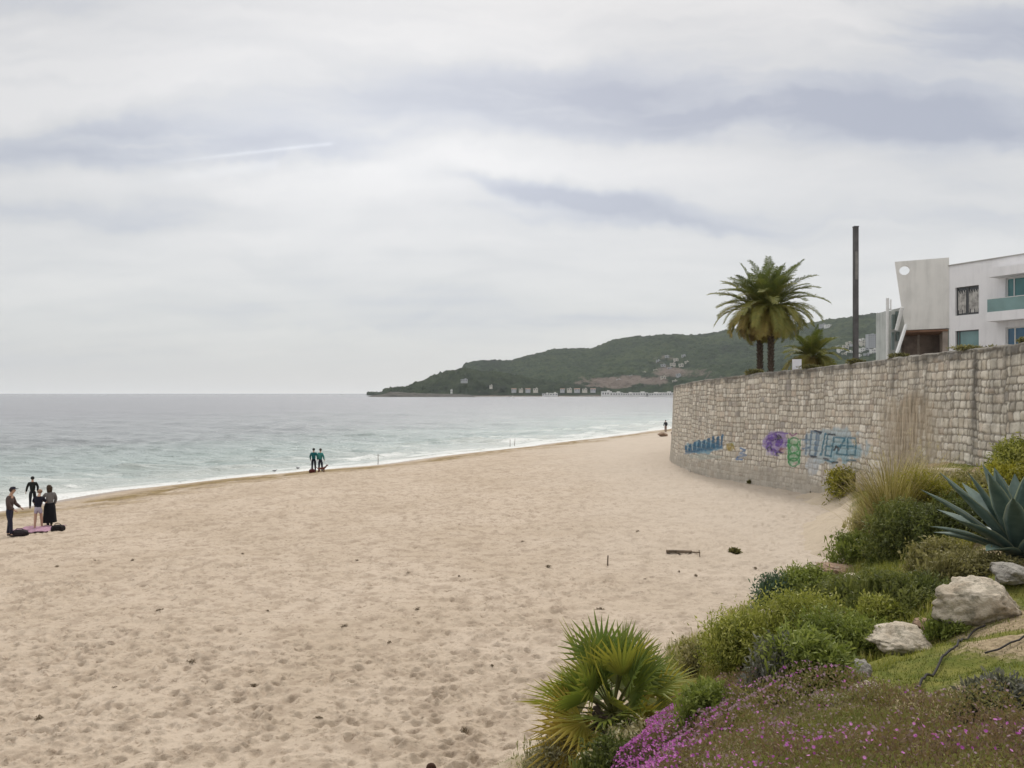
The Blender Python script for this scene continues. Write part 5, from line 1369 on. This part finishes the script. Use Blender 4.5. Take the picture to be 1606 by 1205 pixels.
# ================================================================== TURF
CARPET_PIX = [(985, 1215), (1015, 1178), (1040, 1152), (1085, 1112), (1140, 1100), (1200, 1096), (1300, 1104), (1400, 1112), (1500, 1128), (1606, 1138), (1760, 1150), (1900, 1600), (900, 1600), (900, 1400)]
CARPET = [tuple(gpt(a, c, 1.5)[:2]) for a, c in CARPET_PIX]
def inside(X, Y, P):
    c = np.zeros(X.shape, bool); j = len(P) - 1
    for i in range(len(P)):
        xi, yi = P[i]; xj, yj = P[j]
        c ^= ((yi > Y) != (yj > Y)) & (X < (xj - xi) * (Y - yi) / (yj - yi + 1e-12) + xi); j = i
    return c
def make_turf():
    n = 210000
    x = R.uniform(0, 14, n); y = R.uniform(3.2, 30, n) ; y = 3.2 + (30 - 3.2) * R.random(n) ** 1.7
    x = R.uniform(-.2, 1, n) * y * .74
    z = garden_z(x, y); s = sand_z(x, y); wx = np.interp(y, WC[:, 1], WC[:, 0])
    bare = sstep(0.50, 0.64, fbm(x / 1.6, y / 1.6, 101, 4)) * .85
    for (px, py, r) in [(1590, 1000, .45), (1570, 1090, .38), (1400, 890, 1.1), (1330, 905, .9), (1520, 965, .4), (1470, 870, 1.0)]:
        q = gpt(px, py); bare = np.maximum(bare, 1.1 * np.exp(-(((x - q[0]) ** 2 + (y - q[1]) ** 2) / r ** 2)))
    ok = ((y < 16) | (CX + FPX * x / y > 1332 + 20 * R.random(n))) & (z > s + .08 + .2 * R.random(n)) & (x < wx - .1) & (R.random(n) > bare * .97)
    C = np.stack([x, y, z - .01], 1)[ok]
    f = fbm(C[:, 0] / .7, C[:, 1] / .7, 401, 3)
    far = np.clip(C[:, 1] / 8, .7, 2.2)
    Ls = .05 * far * (.6 + 1.1 * f)
    nc = ~inside(C[:, 0], C[:, 1], CARPET); C, f, Ls = C[nc], f[nc], Ls[nc]
    V, F4, F3, T = blades(C, Ls, .007, .5, .8, .3, 2, .16)
    T = np.clip(T + np.repeat((f - .5) * 1.3, 5), 0, 1)
    # longer seeding grass among the shrubs and along the foot of the bank
    m_ = 110000; y2 = 7.5 + 22 * R.random(m_) ** 1.6; x2 = y2 * R.uniform(.2, .56, m_)
    z2 = garden_z(x2, y2); s2 = sand_z(x2, y2); d2 = z2 - s2
    den = sstep(.42, .62, fbm(x2 / 1.1, y2 / 1.1, 405, 3)) * sstep(2.2, 1.2, d2) + .55 * np.exp(-((x2 - 3.9) / 1.5) ** 4 - ((y2 - 10.2) / 1.9) ** 4) + .9 * sstep(.5, .12, d2) * sstep(.35, .6, fbm(x2 / .9, y2 / .9, 407, 2))
    k2 = ((y2 < 16) | (CX + FPX * x2 / y2 > 1330 + 24 * R.random(m_))) & (d2 > .03) & (R.random(m_) < den) & (x2 < np.interp(y2, WC[:, 1], WC[:, 0]) - .2)
    C2 = np.stack([x2, y2, z2 - .02], 1)[k2]
    V2, G4, G3, T2 = blades(C2, .20 * np.clip(C2[:, 1] / 12, .8, 1.7), .009 * np.clip(C2[:, 1].mean() / 10, 1, 2), .35, .7, .5, 2, .2)
    T2 = np.clip(T2 + np.repeat((fbm(C2[:, 0], C2[:, 1], 409, 2) - .5) * 1.2, 5), 0, 1)
    F4 = np.concatenate([F4, G4 + len(V)]); F3 = np.concatenate([F3, G3 + len(V)]); V = np.concatenate([V, V2]); T = np.concatenate([T, T2])
    o = mesh('turf', V, [F4, F3], LM['grass'], None, False, {'tone': T})
    tag(o, 'short green and straw grass covering the bank', 'grass', kind='stuff')
make_turf()

# ================================================================== FLOWER CARPET
def make_carpet():
    P = CARPET
    xs = [p[0] for p in P]; ys = [p[1] for p in P]
    n = 190000
    x = R.uniform(min(xs), max(xs), n); y = R.uniform(min(ys), max(ys), n)
    jit = (fbm(x * 3, y * 3, 411, 3) - .5) * .35
    ok = inside(x + jit, y + jit, P); x = x[ok]; y = y[ok]
    n = len(x)
    lump = .05 + .20 * fbm(x * 2.4, y * 2.4, 421, 3) + .07 * fbm(x * 8, y * 8, 423, 2)
    z0 = garden_z(x, y)
    z = z0 + lump * R.random(n) ** .4
    P0 = np.stack([x, y, z], 1)
    d = unit(R.normal(0, .6, (n, 3)) + [0, 0, .8]); s_ = unit(np.cross(d, R.normal(0, 1, (n, 3))))
    l = R.uniform(.014, .032, (n, 1)); w = R.uniform(.003, .006, (n, 1))
    V = np.stack([P0, P0 + d * l * .5 + s_ * w, P0 + d * l, P0 + d * l * .5 - s_ * w], 1).reshape(-1, 3); i = np.arange(n) * 4
    zone = fbm(x * 1.3, y * 1.3, 431, 3)
    # toward the back and right the carpet is grey-brown and going over
    T = np.clip(.42 + (zone - .5) * 1.6 + R.normal(0, .16, n), 0, 1)
    m = leafmat('carpet_leaf', [(0, (.075, .048, .05)), (.25, (.19, .12, .10)), (.5, (.215, .155, .085)), (.72, (.17, .165, .055)), (.9, (.20, .195, .075)), (1, (.30, .25, .16))], .6)
    o = mesh('flower_carpet', V, np.stack([i, i + 1, i + 2, i + 3], 1), m, None, False, {'tone': np.repeat(T, 4)})
    tag(o, 'brownish green mat of creeping succulents dotted with magenta flowers', 'ground cover', kind='stuff')
    # flowers
    m2 = leafmat('magenta_petal', [(0, (.25, .16, .20)), (.35, (.42, .29, .37)), (.42, (.24, .05, .23)), (.7, (.46, .12, .46)), (1, (.68, .30, .66))], .6, .3)
    k = 34000; q = R.choice(n, k, replace=False)
    X, Y = x[q], y[q]
    xl = np.interp(Y, [ys[5] - 4, ys[1], ys[3]], [xs[0] - .6, xs[1], xs[3]])
    edge = np.exp(-np.maximum(X - xl, 0) / .13)
    pxf = CX + FPX * X / Y; pyf = HY + (CAMZ - z0[q]) * FPX / Y
    faded = (R.random(k) < .20 * sstep(.45, .6, fbm(X * 1.6, Y * 1.6, 437, 3)) * sstep(1420, 1150, pxf) + .03)
    prob = .001 + .8 * edge + .04 * sstep(1182, 1215, pyf) * sstep(.45, .6, fbm(X * 2.2, Y * 2.2, 433, 2)) + .06 * sstep(.64, .72, fbm(X * 2.0, Y * 2.0, 435, 2)) * (pxf < 1400)
    kk = (R.random(k) < prob) | faded; old = (faded & (R.random(k) < .95))[kk]; X, Y = X[kk], Y[kk]; Z = z0[q][kk] + (lump[q])[kk] + .015
    nf = len(X); np_ = 9
    nr = unit(R.normal(0, .45, (nf, 3)) + [0, -.25, .8]); a_ = unit(np.cross(nr, R.normal(0, 1, (nf, 3)))); c_ = np.cross(nr, a_)
    r = R.uniform(.006, .0115, (nf, 1)); ctr = np.stack([X, Y, Z], 1); V = [ctr]
    for j in range(np_ * 2):
        th = math.pi * j / np_; rr = r * (1.0 if j % 2 == 0 else .55)
        V.append(ctr + (a_ * math.cos(th) + c_ * math.sin(th)) * rr + nr * .003)
    V = np.stack(V, 1).reshape(-1, 3); i = np.arange(nf) * (np_ * 2 + 1)
    F = np.concatenate([np.stack([i, i + 1 + j, i + 1 + (j + 1) % (np_ * 2)], 1) for j in range(np_ * 2)])
    o2 = mesh('blossoms', V, F, m2, o, False, {'tone': np.repeat(np.where(old, .3 * R.random(nf), .5 + .5 * R.random(nf)), np_ * 2 + 1)})
    o2['kind'] = 'stuff'
    # a few bleached dead stalks standing over the mat
    mb = MB()
    for a, c in [(1470, 1180), (1300, 1130), (1380, 1150), (1230, 1160), (1540, 1170), (1420, 1200)]:
        g = gpt(a, c, 1.5); dd = R.normal(0, .12, 2); mb.tube([tuple(g), (g[0] + dd[0], g[1] + dd[1], g[2] + .16), (g[0] + dd[0] * 2.4, g[1] + dd[1] * 2, g[2] + .22)], [.003, .0025, .0015], 4)
    mb.build('dead_stalks', LM['straw'], o)['kind'] = 'stuff'
make_carpet()

# irrigation hoses
RUB = paint('hose_rubber', (.028, .025, .024), .7, .1)
def hose(pts, rad, label):
    P = [gpt(a, c) for a, c in pts]; P = catmull(np.array(P)[:, :2], 8)
    Z = land_z(P[:, 0], P[:, 1]) + rad * .9 + .02
    mb = MB(); mb.tube(np.column_stack([P, Z]), rad, 8)
    tag(mb.build('hose', RUB, None, True), label, 'hose')
hose([(1436, 1086), (1452, 1066), (1474, 1045), (1498, 1020), (1520, 1003), (1545, 986)], .009, 'dark irrigation hose running diagonally up the turf')
hose([(1612, 1000), (1590, 1012), (1566, 1024), (1545, 1030)], .007, 'short dark hose at the right edge of the turf')

# ================================================================== ON THE SAND
DW = paint('driftwood', (.20, .155, .115), .95, .35, 6, .7)
g = gpt(1065, 867); q = MB()
q.box((0, 0, .03), (.72, .12, .07), rz=-.12); q.box((.42, -.05, .02), (.34, .05, .035), rz=-.18)
o = q.build('driftwood_plank', DW, None, False, tuple(g)); tag(o, 'dark weathered plank lying on the open sand', 'driftwood')
def stick(px, py, h, lean, rad, label):
    g = gpt(px, py); mb = MB(); mb.tube([(0, 0, -.1), (lean * .4, .01, h * .5), (lean, 0, h)], [rad, rad * .9, rad * .7], 6)
    tag(mb.build('stick', DW, None, False, tuple(g)), label, 'stick')
stick(953, 888, .28, .01, .022, 'short thick stick standing upright in the sand left of the plank')
stick(1098, 873, .18, -.03, .014, 'short thin stick standing in the sand right of the plank')
stick(593, 729, .9, 0, .03, 'thin stake at the water edge right of the couple')
stick(800, 702, .9, 0, .04, 'left one of two thin stakes far along the water edge')
stick(807, 701, .9, .05, .04, 'right one of two thin stakes far along the water edge')
g = gpt(676, 1212); V = ICOV * [.062, .055, .062] * (1 + .15 * (fbm(ICOV[:, 0] * 2 + 3, ICOV[:, 1] * 2 + ICOV[:, 2], 501, 3) - .5))[:, None]; V[:, 2] += .05
o = mesh('coconut_husk', V, ICOF, paint('husk', (.05, .025, .015), .9, .2, 20), None, True, None, tuple(g)); tag(o, 'dark brown round husk on the sand at the bottom edge', 'husk')
# scraps of dry seaweed
WRK = leafmat('seaweed', [(0, (.06, .042, .026)), (.5, (.13, .095, .055)), (1, (.20, .155, .10))], .8, .05)
protos = []
for k in range(3):
    V, F, T, p0 = sprigs(60, 5, (.09, .07, .03), .04, .035, .010, .1, .5)
    protos.append((V, F, T))
pts = [(90, 890), (208, 880), (398, 1078), (148, 880), (655, 958), (772, 1046), (330, 1115), (1200, 905), (1065, 898), (1092, 905), (1012, 910), (1185, 893), (540, 985), (455, 903), (720, 905), (610, 1010), (250, 960), (860, 890), (940, 958), (560, 880), (700, 830), (820, 850), (1000, 835), (420, 960), (120, 1000), (300, 1040), (500, 1130), (730, 1150), (60, 1130), (970, 1010), (640, 900), (180, 1080), (900, 1000), (380, 870)]
first = []
for i, (px, py) in enumerate(pts):
    g = gpt(px, py)
    if i < 3:
        o = mesh('seaweed_scrap', protos[i][0], protos[i][1], WRK, None, False, {'tone': protos[i][2]}, tuple(g + [0, 0, .01])); first.append(o)
        tag(o, 'small scrap of dark dry seaweed on the trampled sand', 'seaweed', 'scraps of dry seaweed on the sand')
    else:
        o = first[i % 3].copy(); COL.objects.link(o); o.location = tuple(g + [0, 0, .01])
    o.rotation_euler = (0, 0, R.uniform(0, 6)); s_ = R.uniform(.35, .8); o.scale = (s_, s_ * R.uniform(.6, 1), s_)

# ================================================================== PEOPLE AND ANIMALS
def skin_mesh(name, verts, edges, m, parent, sub=2, root=0, loc=None):
    """one continuous surface grown round connected joints: verts = [(xyz, radius or (rx, ry))]"""
    bm = bmesh.new(); lay = bm.verts.layers.skin.verify()
    bv = []
    for k, (p, r) in enumerate(verts):
        v = bm.verts.new(p); v[lay].radius = r if isinstance(r, tuple) else (r, r); v[lay].use_root = (k == root); bv.append(v)
    for a, c in edges: bm.edges.new((bv[a], bv[c]))
    me = bpy.data.meshes.new(name); bm.to_mesh(me); bm.free()
    o = bpy.data.objects.new(name, me); COL.objects.link(o)
    md = o.modifiers.new('Skin', 'SKIN'); md.use_smooth_shade = True; md.branch_smoothing = .5
    if sub: sm = o.modifiers.new('Sub', 'SUBSURF'); sm.levels = sub; sm.render_levels = sub
    dg = bpy.context.evaluated_depsgraph_get(); dg.update()
    me2 = bpy.data.meshes.new_from_object(o.evaluated_get(dg)); me2.name = name
    o.modifiers.clear(); o.data = me2; bpy.data.meshes.remove(me)
    me2.polygons.foreach_set('use_smooth', np.ones(len(me2.polygons), bool))
    me2.materials.clear(); me2.materials.append(m)
    if parent: o.parent = parent
    if loc is not None: o.location = loc
    return o
SKIN = paint('skin', (.46, .29, .21), .6, .05)
def person(px, py, H, rz, label, top, legs, hair, sleeves=True, trousers=True, armL=((-.25, .03, -.30), (-.23, .12, -.52)), armR=((.25, .03, -.30), (.23, .12, -.52)), stride=.10, headfwd=.03, longhair=False, cap=False, skirt=None, shoes=(.04, .035, .035), z=None, spread=.10, bend=0.0, topname='jacket', pos=None):
    """standing figure facing +Y in its own frame; arms are offsets of elbow and wrist from the neck base; H is the height"""
    g = gpt(px, py) if pos is None else np.array(pos)
    r = empty('person', tuple(g), label, 'person', None, rz); s = H / 1.72
    def P(x, y, z): return (x * s, (y + bend * max(0, z - .9)) * s, z * s)
    J = {'pel': P(0, 0, .93), 'waist': P(0, 0, 1.07), 'chest': P(0, .0, 1.27), 'neckb': P(0, -.01, 1.43), 'neck': P(0, headfwd * .4, 1.50), 'chin': P(0, headfwd, 1.565), 'head': P(0, headfwd, 1.62), 'crown': P(0, headfwd - .005, 1.68)}
    V = []; E = []; ix = {}
    def add(nm, p, rd, par=None):
        ix[nm] = len(V); V.append((p, tuple(q * s for q in rd) if isinstance(rd, tuple) else rd * s))
        if par is not None: E.append((ix[par], ix[nm]))
    add('pel', J['pel'], (.155, .115)); add('waist', J['waist'], (.125, .095), 'pel'); add('chest', J['chest'], (.155, .105), 'waist'); add('neckb', J['neckb'], (.075, .065), 'chest')
    add('neck', J['neck'], .052, 'neckb'); add('chin', J['chin'], (.070, .082), 'neck'); add('head', J['head'], (.080, .098), 'chin'); add('crown', J['crown'], (.062, .075), 'head')
    add('nose', P(0, headfwd + .105, 1.60), .013, 'head')
    for sd, arm in ((-1, armL), (1, armR)):
        n_ = 'L' if sd < 0 else 'R'
        add('sh' + n_, P(sd * .165, -.01, 1.39), .062, 'chest')
        e = P(arm[0][0], arm[0][1], 1.43 + arm[0][2]); w = P(arm[1][0], arm[1][1], 1.43 + arm[1][2])
        add('el' + n_, e, .041, 'sh' + n_); add('wr' + n_, w, .027, 'el' + n_)
        dv = unit(np.array(w) - np.array(e)); pm = np.array(w) + dv * .055 * s; add('pa' + n_, tuple(pm), (.032, .020), 'wr' + n_)
        lat = unit(np.cross(dv, [1.0, 0, 0])); 
        for k, (o_, ln) in enumerate([(-.026, .072), (-.009, .084), (.009, .080), (.025, .064)]):
            add('f%s%d' % (n_, k), tuple(pm + (lat * o_ + dv * (.035 + ln * .55) + np.array([-sd * .012, .012, 0])) * s), .0085, 'pa' + n_)
        add('th' + n_, tuple(pm + (lat * -.045 + dv * .02) * s), .010, 'pa' + n_)
        fy = sd * stride
        add('hip' + n_, P(sd * .088, 0, .88), .092, 'pel'); add('kn' + n_, P(sd * spread, fy * .55 + .02, .49), .060, 'hip' + n_); add('an' + n_, P(sd * spread * 1.05, fy, .085), .038, 'kn' + n_)
        add('toe' + n_, P(sd * spread * 1.2, fy + .15, .035), (.036, .028), 'an' + n_)
    slim = {'pel', 'waist', 'chest', 'hipL', 'hipR', 'shL', 'shR'} | ({'elL', 'elR'} if sleeves else set()) | ({'knL', 'knR'} if trousers else set())
    VB = [(p, (tuple(a * .72 for a in rd) if isinstance(rd, tuple) else rd * .72) if any(ix[q] == i for q in slim) else rd) for i, (p, rd) in enumerate(V)]
    skin_mesh('body', VB, E, SKIN, r, 2, 0)
    V[0] = (V[0][0], (.115 * s, .10 * s))
    def sub(nm, names, grow, m):
        vs = []; mp = {}
        for q in names:
            p, rd = V[ix[q]]; mp[ix[q]] = len(vs); vs.append((p, tuple(a + grow * s for a in rd) if isinstance(rd, tuple) else rd + grow * s))
        es = [(mp[a], mp[c]) for a, c in E if a in mp and c in mp]
        if nm in ('trousers', 'shorts'): vs.append((P(0, 0, 1.03), (.122 * s, .10 * s))); es.append((mp[ix['pel']], len(vs) - 1))
        return skin_mesh(nm, vs, es, m, r, 2, 0)
    mt = paint('cloth_top', top, .9, .12, 9); ml = paint('cloth_legs', legs, .9, .12, 9)
    names = ['chest', 'waist', 'pel', 'neckb', 'shL', 'elL', 'shR', 'elR'] + (['wrL', 'wrR'] if sleeves else [])
    names = ['waist'] + [q for q in names if q != 'waist']
    sub(topname, names, .022, mt)
    if trousers: sub('trousers', ['pel', 'hipL', 'hipR', 'knL', 'knR', 'anL', 'anR'], .012, ml)
    elif skirt is None:
        for n_ in ('L', 'R'):
            a_, k_ = V[ix['hip' + n_]], V[ix['kn' + n_]]
            ix['mid' + n_] = len(V); V.append((tuple(np.array(a_[0]) * .45 + np.array(k_[0]) * .55), .082 * s)); E.append((ix['hip' + n_], ix['mid' + n_]))
        sub('shorts', ['pel', 'hipL', 'hipR', 'midL', 'midR'], .024, ml)
    if skirt:
        mb = MB(); k = 20; rings = []
        for zz, ra in ((1.0, .16), (.85, .20), (.55, .22), (skirt, .25)):
            rings += [P(ra * math.cos(2 * math.pi * j / k) * (1 + .05 * (j % 2)), ra * .85 * math.sin(2 * math.pi * j / k), zz) for j in range(k)]
        mb.add(rings, [(a * k + j, a * k + (j + 1) % k, (a + 1) * k + (j + 1) % k, (a + 1) * k + j) for a in range(3) for j in range(k)]); mb.build('skirt', ml, r, True)
    for n_ in ('L', 'R'):
        (pa, _), (pt, _) = V[ix['an' + n_]], V[ix['toe' + n_]]
        skin_mesh('shoe', [(tuple(np.array(pa) - [0, .03 * s, .035 * s]), .047 * s), (tuple((np.array(pa) + np.array(pt)) / 2 - [0, 0, .012 * s]), .046 * s), (pt, .040 * s)], [(0, 1), (1, 2)], paint('shoe', shoes, .7, .05), r, 1)
    hv = ICOV * [.092, .108, .095]; hv = hv[:, :] * s
    keep = (ICOV[:, 1] < .25 + .5 * ICOV[:, 2]) | (ICOV[:, 2] > .55)
    F = ICOF[keep[ICOF].all(1)]; u = np.unique(F); rm = np.full(len(ICOV), -1); rm[u] = np.arange(len(u))
    HV = hv[u] * (1 + .06 * (fbm(ICOV[u, 0] * 6, ICOV[u, 2] * 6, 511, 2) - .5))[:, None] + np.array(P(0, headfwd - .008, 1.635))
    if longhair:
        low = ICOV[u, 2] < .1; HV[low, 2] -= (.1 - ICOV[u, 2][low]) * .26 * s; HV[low, 1] -= .02 * s; HV[low, 0] *= 1.12
    mesh('hair', HV, rm[F], paint('hair', hair, .7, .2, 20), r, True)
    if cap:
        mb = MB(); k = 14; pts = []
        for j in range(k): pts.append(P(.085 * math.cos(j * 2 * math.pi / k), headfwd + .10 * math.sin(j * 2 * math.pi / k), 1.665))
        for j in range(k): pts.append(P(.06 * math.cos(j * 2 * math.pi / k), headfwd + .07 * math.sin(j * 2 * math.pi / k), 1.735))
        pts.append(P(0, headfwd, 1.75)); mb.add(pts, [(j, (j + 1) % k, k + (j + 1) % k, k + j) for j in range(k)])
        mb.F3.append(np.array([(k + j, k + (j + 1) % k, 2 * k) for j in range(k)])); mb.box(P(0, headfwd + .115, 1.668), (.13 * s, .09 * s, .012 * s)); mb.build('cap', paint('cap', (.035, .035, .05), .9), r)
    return r
person(15, 842, 1.70, math.radians(-80), 'person in a brown jacket and cap looking down at the blanket', (.085, .060, .055), (.028, .028, .048), (.03, .02, .02), cap=True, armL=((-.23, .06, -.29), (-.19, .26, -.44)), armR=((.23, .05, -.30), (.20, .22, -.47)), headfwd=.06, bend=.06)
person(51, 797, 1.56, math.radians(30), 'person in dark clothes standing near the water behind the others', (.018, .022, .020), (.016, .018, .022), (.012, .012, .012), armL=((-.25, .02, -.30), (-.30, .08, -.53)), stride=.22)
person(60, 831, 1.45, math.radians(12), 'person in a black top and pale lilac shorts standing behind the blanket', (.014, .014, .024), (.42, .38, .45), (.30, .19, .13), sleeves=False, trousers=False, armL=((-.24, .10, -.27), (-.16, .30, -.34)), armR=((.25, .10, -.27), (.18, .30, -.30)), headfwd=.10, bend=.14, shoes=(.35, .24, .18), topname='shirt')
person(78, 828, 1.58, math.radians(55), 'person with long brown hair, grey jacket and long black skirt', (.17, .16, .155), (.010, .010, .012), (.055, .036, .022), longhair=True, skirt=.22, armL=((-.24, .10, -.27), (-.18, .25, -.40)), headfwd=.05)
person(492.0, 741.5, 1.66, math.radians(8), 'left one of two people in teal jackets at the water edge', (.012, .115, .125), (.012, .014, .025), (.022, .02, .018), stride=.06)
person(502.5, 741.5, 1.62, math.radians(-20), 'right one of two people in teal jackets at the water edge', (.05, .22, .21), (.03, .035, .05), (.05, .04, .03), stride=.06)
person(1044, 679, 1.68, 0.3, 'small distant person standing on the beach just left of the wall', (.03, .035, .045), (.25, .18, .15), (.02, .02, .02), stride=.05)

# blanket and bags
g = gpt(54, 834)
xs_, ys_ = np.meshgrid(np.linspace(-.65, .75, 40), np.linspace(-.55, .75, 34))
BX = xs_ + .10 * (fbm(ys_ * 2, xs_ * 2, 521, 2) - .5); BY = ys_ + .16 * (fbm(xs_ * 2, ys_ * 2, 523, 2) - .5)
BZ = land_z(BX + g[0], BY + g[1]) - g[2] + .02 + .14 * fbm(xs_ * 4, ys_ * 4, 525, 3)
o = mesh('blanket', np.stack([BX, BY, BZ], -1).reshape(-1, 3), gridfaces(34, 40), paint('blanket_cloth', (.40, .24, .31), .95, .25, 4), None, True, None, tuple(g))
so_ = o.modifiers.new('thick', 'SOLIDIFY'); so_.thickness = .015
tag(o, 'rumpled mauve blanket spread on the sand between the group', 'blanket')
def bag(px, py, w, h, col, label):
    g = gpt(px, py); V = np.sign(ICOV) * np.abs(ICOV) ** .7 * [w / 2, w * .32, h / 2]; V *= (1 + .25 * (fbm(ICOV[:, 0] * 2 + px, ICOV[:, 1] * 2 + ICOV[:, 2], 531, 3) - .5))[:, None]; V[:, 2] += h * .42
    r = empty('bag', tuple(g), label, 'bag'); m = paint('bag_cloth', col, .8, .2, 8)
    mesh('body', V, ICOF, m, r, True)
    mb = MB(); mb.tube([(-w * .3, 0, h * .8), (-w * .15, -.03, h * 1.12), (w * .15, -.03, h * 1.12), (w * .3, 0, h * .8)], .012, 6); mb.build('strap', m, r)
bag(31, 841, .55, .24, (.022, .016, .020), 'slumped dark bag at the feet of the leftmost person')
bag(91, 834, .46, .26, (.016, .012, .012), 'dark bag at the right end of the mauve blanket')
bag(489.5, 742.5, .42, .30, (.10, .022, .02), 'dark red bag on the sand at the feet of the left teal jacket')
bag(1057.2, 682, .8, .45, (.10, .05, .04), 'dark brown bundle on the far beach touching the edge of the wall')
def dog(px, py, s, rz, label):
    g = gpt(px, py); r = empty('dog', tuple(g), label, 'dog', None, rz); m = paint('dog_fur', (.14, .045, .028), .9, .25, 12)
    V = [((0, 0, .40), .10), ((.22, 0, .42), .115), ((.36, 0, .50), .075), ((.44, 0, .62), .055), ((.50, 0, .66), .062), ((.60, 0, .635), .032), ((-.20, 0, .41), .095), ((-.34, 0, .44), .03), ((-.46, 0, .56), .014),
         ((.46, .045, .73), .018), ((.46, -.045, .73), .018)]
    E = [(0, 1), (1, 2), (2, 3), (3, 4), (4, 5), (0, 6), (6, 7), (7, 8), (4, 9), (4, 10)]
    for sy in (-1, 1):
        n = len(V); V += [((.22, sy * .07, .34), .05), ((.21, sy * .075, .18), .026), ((.23, sy * .075, .02), .022), ((.26, sy * .075, .015), .022)]; E += [(1, n), (n, n + 1), (n + 1, n + 2), (n + 2, n + 3)]
        n = len(V); V += [((-.20, sy * .07, .32), .06), ((-.14, sy * .08, .22), .035), ((-.27, sy * .08, .14), .022), ((-.25, sy * .08, .02), .02), ((-.21, sy * .08, .015), .022)]; E += [(6, n), (n, n + 1), (n + 1, n + 2), (n + 2, n + 3), (n + 3, n + 4)]
    skin_mesh('body', [((p[0] * s, p[1] * s, p[2] * s), q * s) for p, q in V], E, m, r, 2)
    mb = MB(); mb.tube([(.39 * s, .0, .585 * s), (.41 * s, 0, .565 * s)], .068 * s, 10); mb.build('collar', RUB, r)
dog(504, 742.5, .78, .5, 'reddish brown dog standing at the feet of the right teal jacket')
rock(1039, 685, 17, 7, 'low reddish brown heap of rocks on the far beach beside the wall', RKR, 21, .8, .2)
def gull(px, py, rz, label):
    g = gpt(px, py); r = empty('gull', tuple(g), label, 'bird', 'gulls at the water edge', rz)
    skin_mesh('body', [((0, 0, .17), .065), ((-.13, 0, .19), .03), ((-.22, 0, .19), .01), ((.10, 0, .22), .045), ((.13, 0, .29), .032), ((.18, 0, .285), .018)], [(0, 1), (1, 2), (0, 3), (3, 4), (4, 5)], paint('gull_feather', (.55, .55, .56), .8), r, 2)
    for sy in (-.025, .025):
        mb = MB(); mb.tube([(0, sy, .14), (0, sy, 0)], .007, 5); mb.build('leg', RKR, r)
    V = ICOV * [.15, .03, .045] + [-.04, 0, .20]
    for sy in (-1, 1): mesh('wing', V + [0, sy * .05, 0], ICOF, paint('gull_wing', (.20, .20, .21), .8), r, True)
    mb = MB(); mb.tube([(.19, 0, .285), (.24, 0, .275)], [.009, .003], 5); mb.build('beak', paint('beak', (.5, .32, .04), .5), r)
gull(431, 742.5, .4, 'left one of two small birds at the water edge left of the couple'); gull(467, 738, 2.6, 'right one of two small birds at the water edge left of the couple')
for im in list(bpy.data.meshes):
    if im.users == 0: bpy.data.meshes.remove(im)

for i, (px, py, w, h) in enumerate([(770, 606, 5, 2), (806, 612, 8, 2), (817, 612, 7, 2.5), (828, 612, 8, 2), (840, 612, 8, 3), (882, 612, 7, 2), (893, 612, 8, 3), (905, 612, 9, 2), (917, 612, 8, 2.5), (930, 612, 8, 2)]):
    d_ = 1405.0
    house(px, py, w * 1.1, h * .9 + 1.0, d_, [MC, MG][i % 2], 'waterside_house', 'tiny pale house low on the far shore below the wooded headland', 'house', 'houses along the foot of the headland', rows=1, z=max(2.0, at(px, py + 1, d_)[2]), roof='gable' if i % 2 else 'flat')
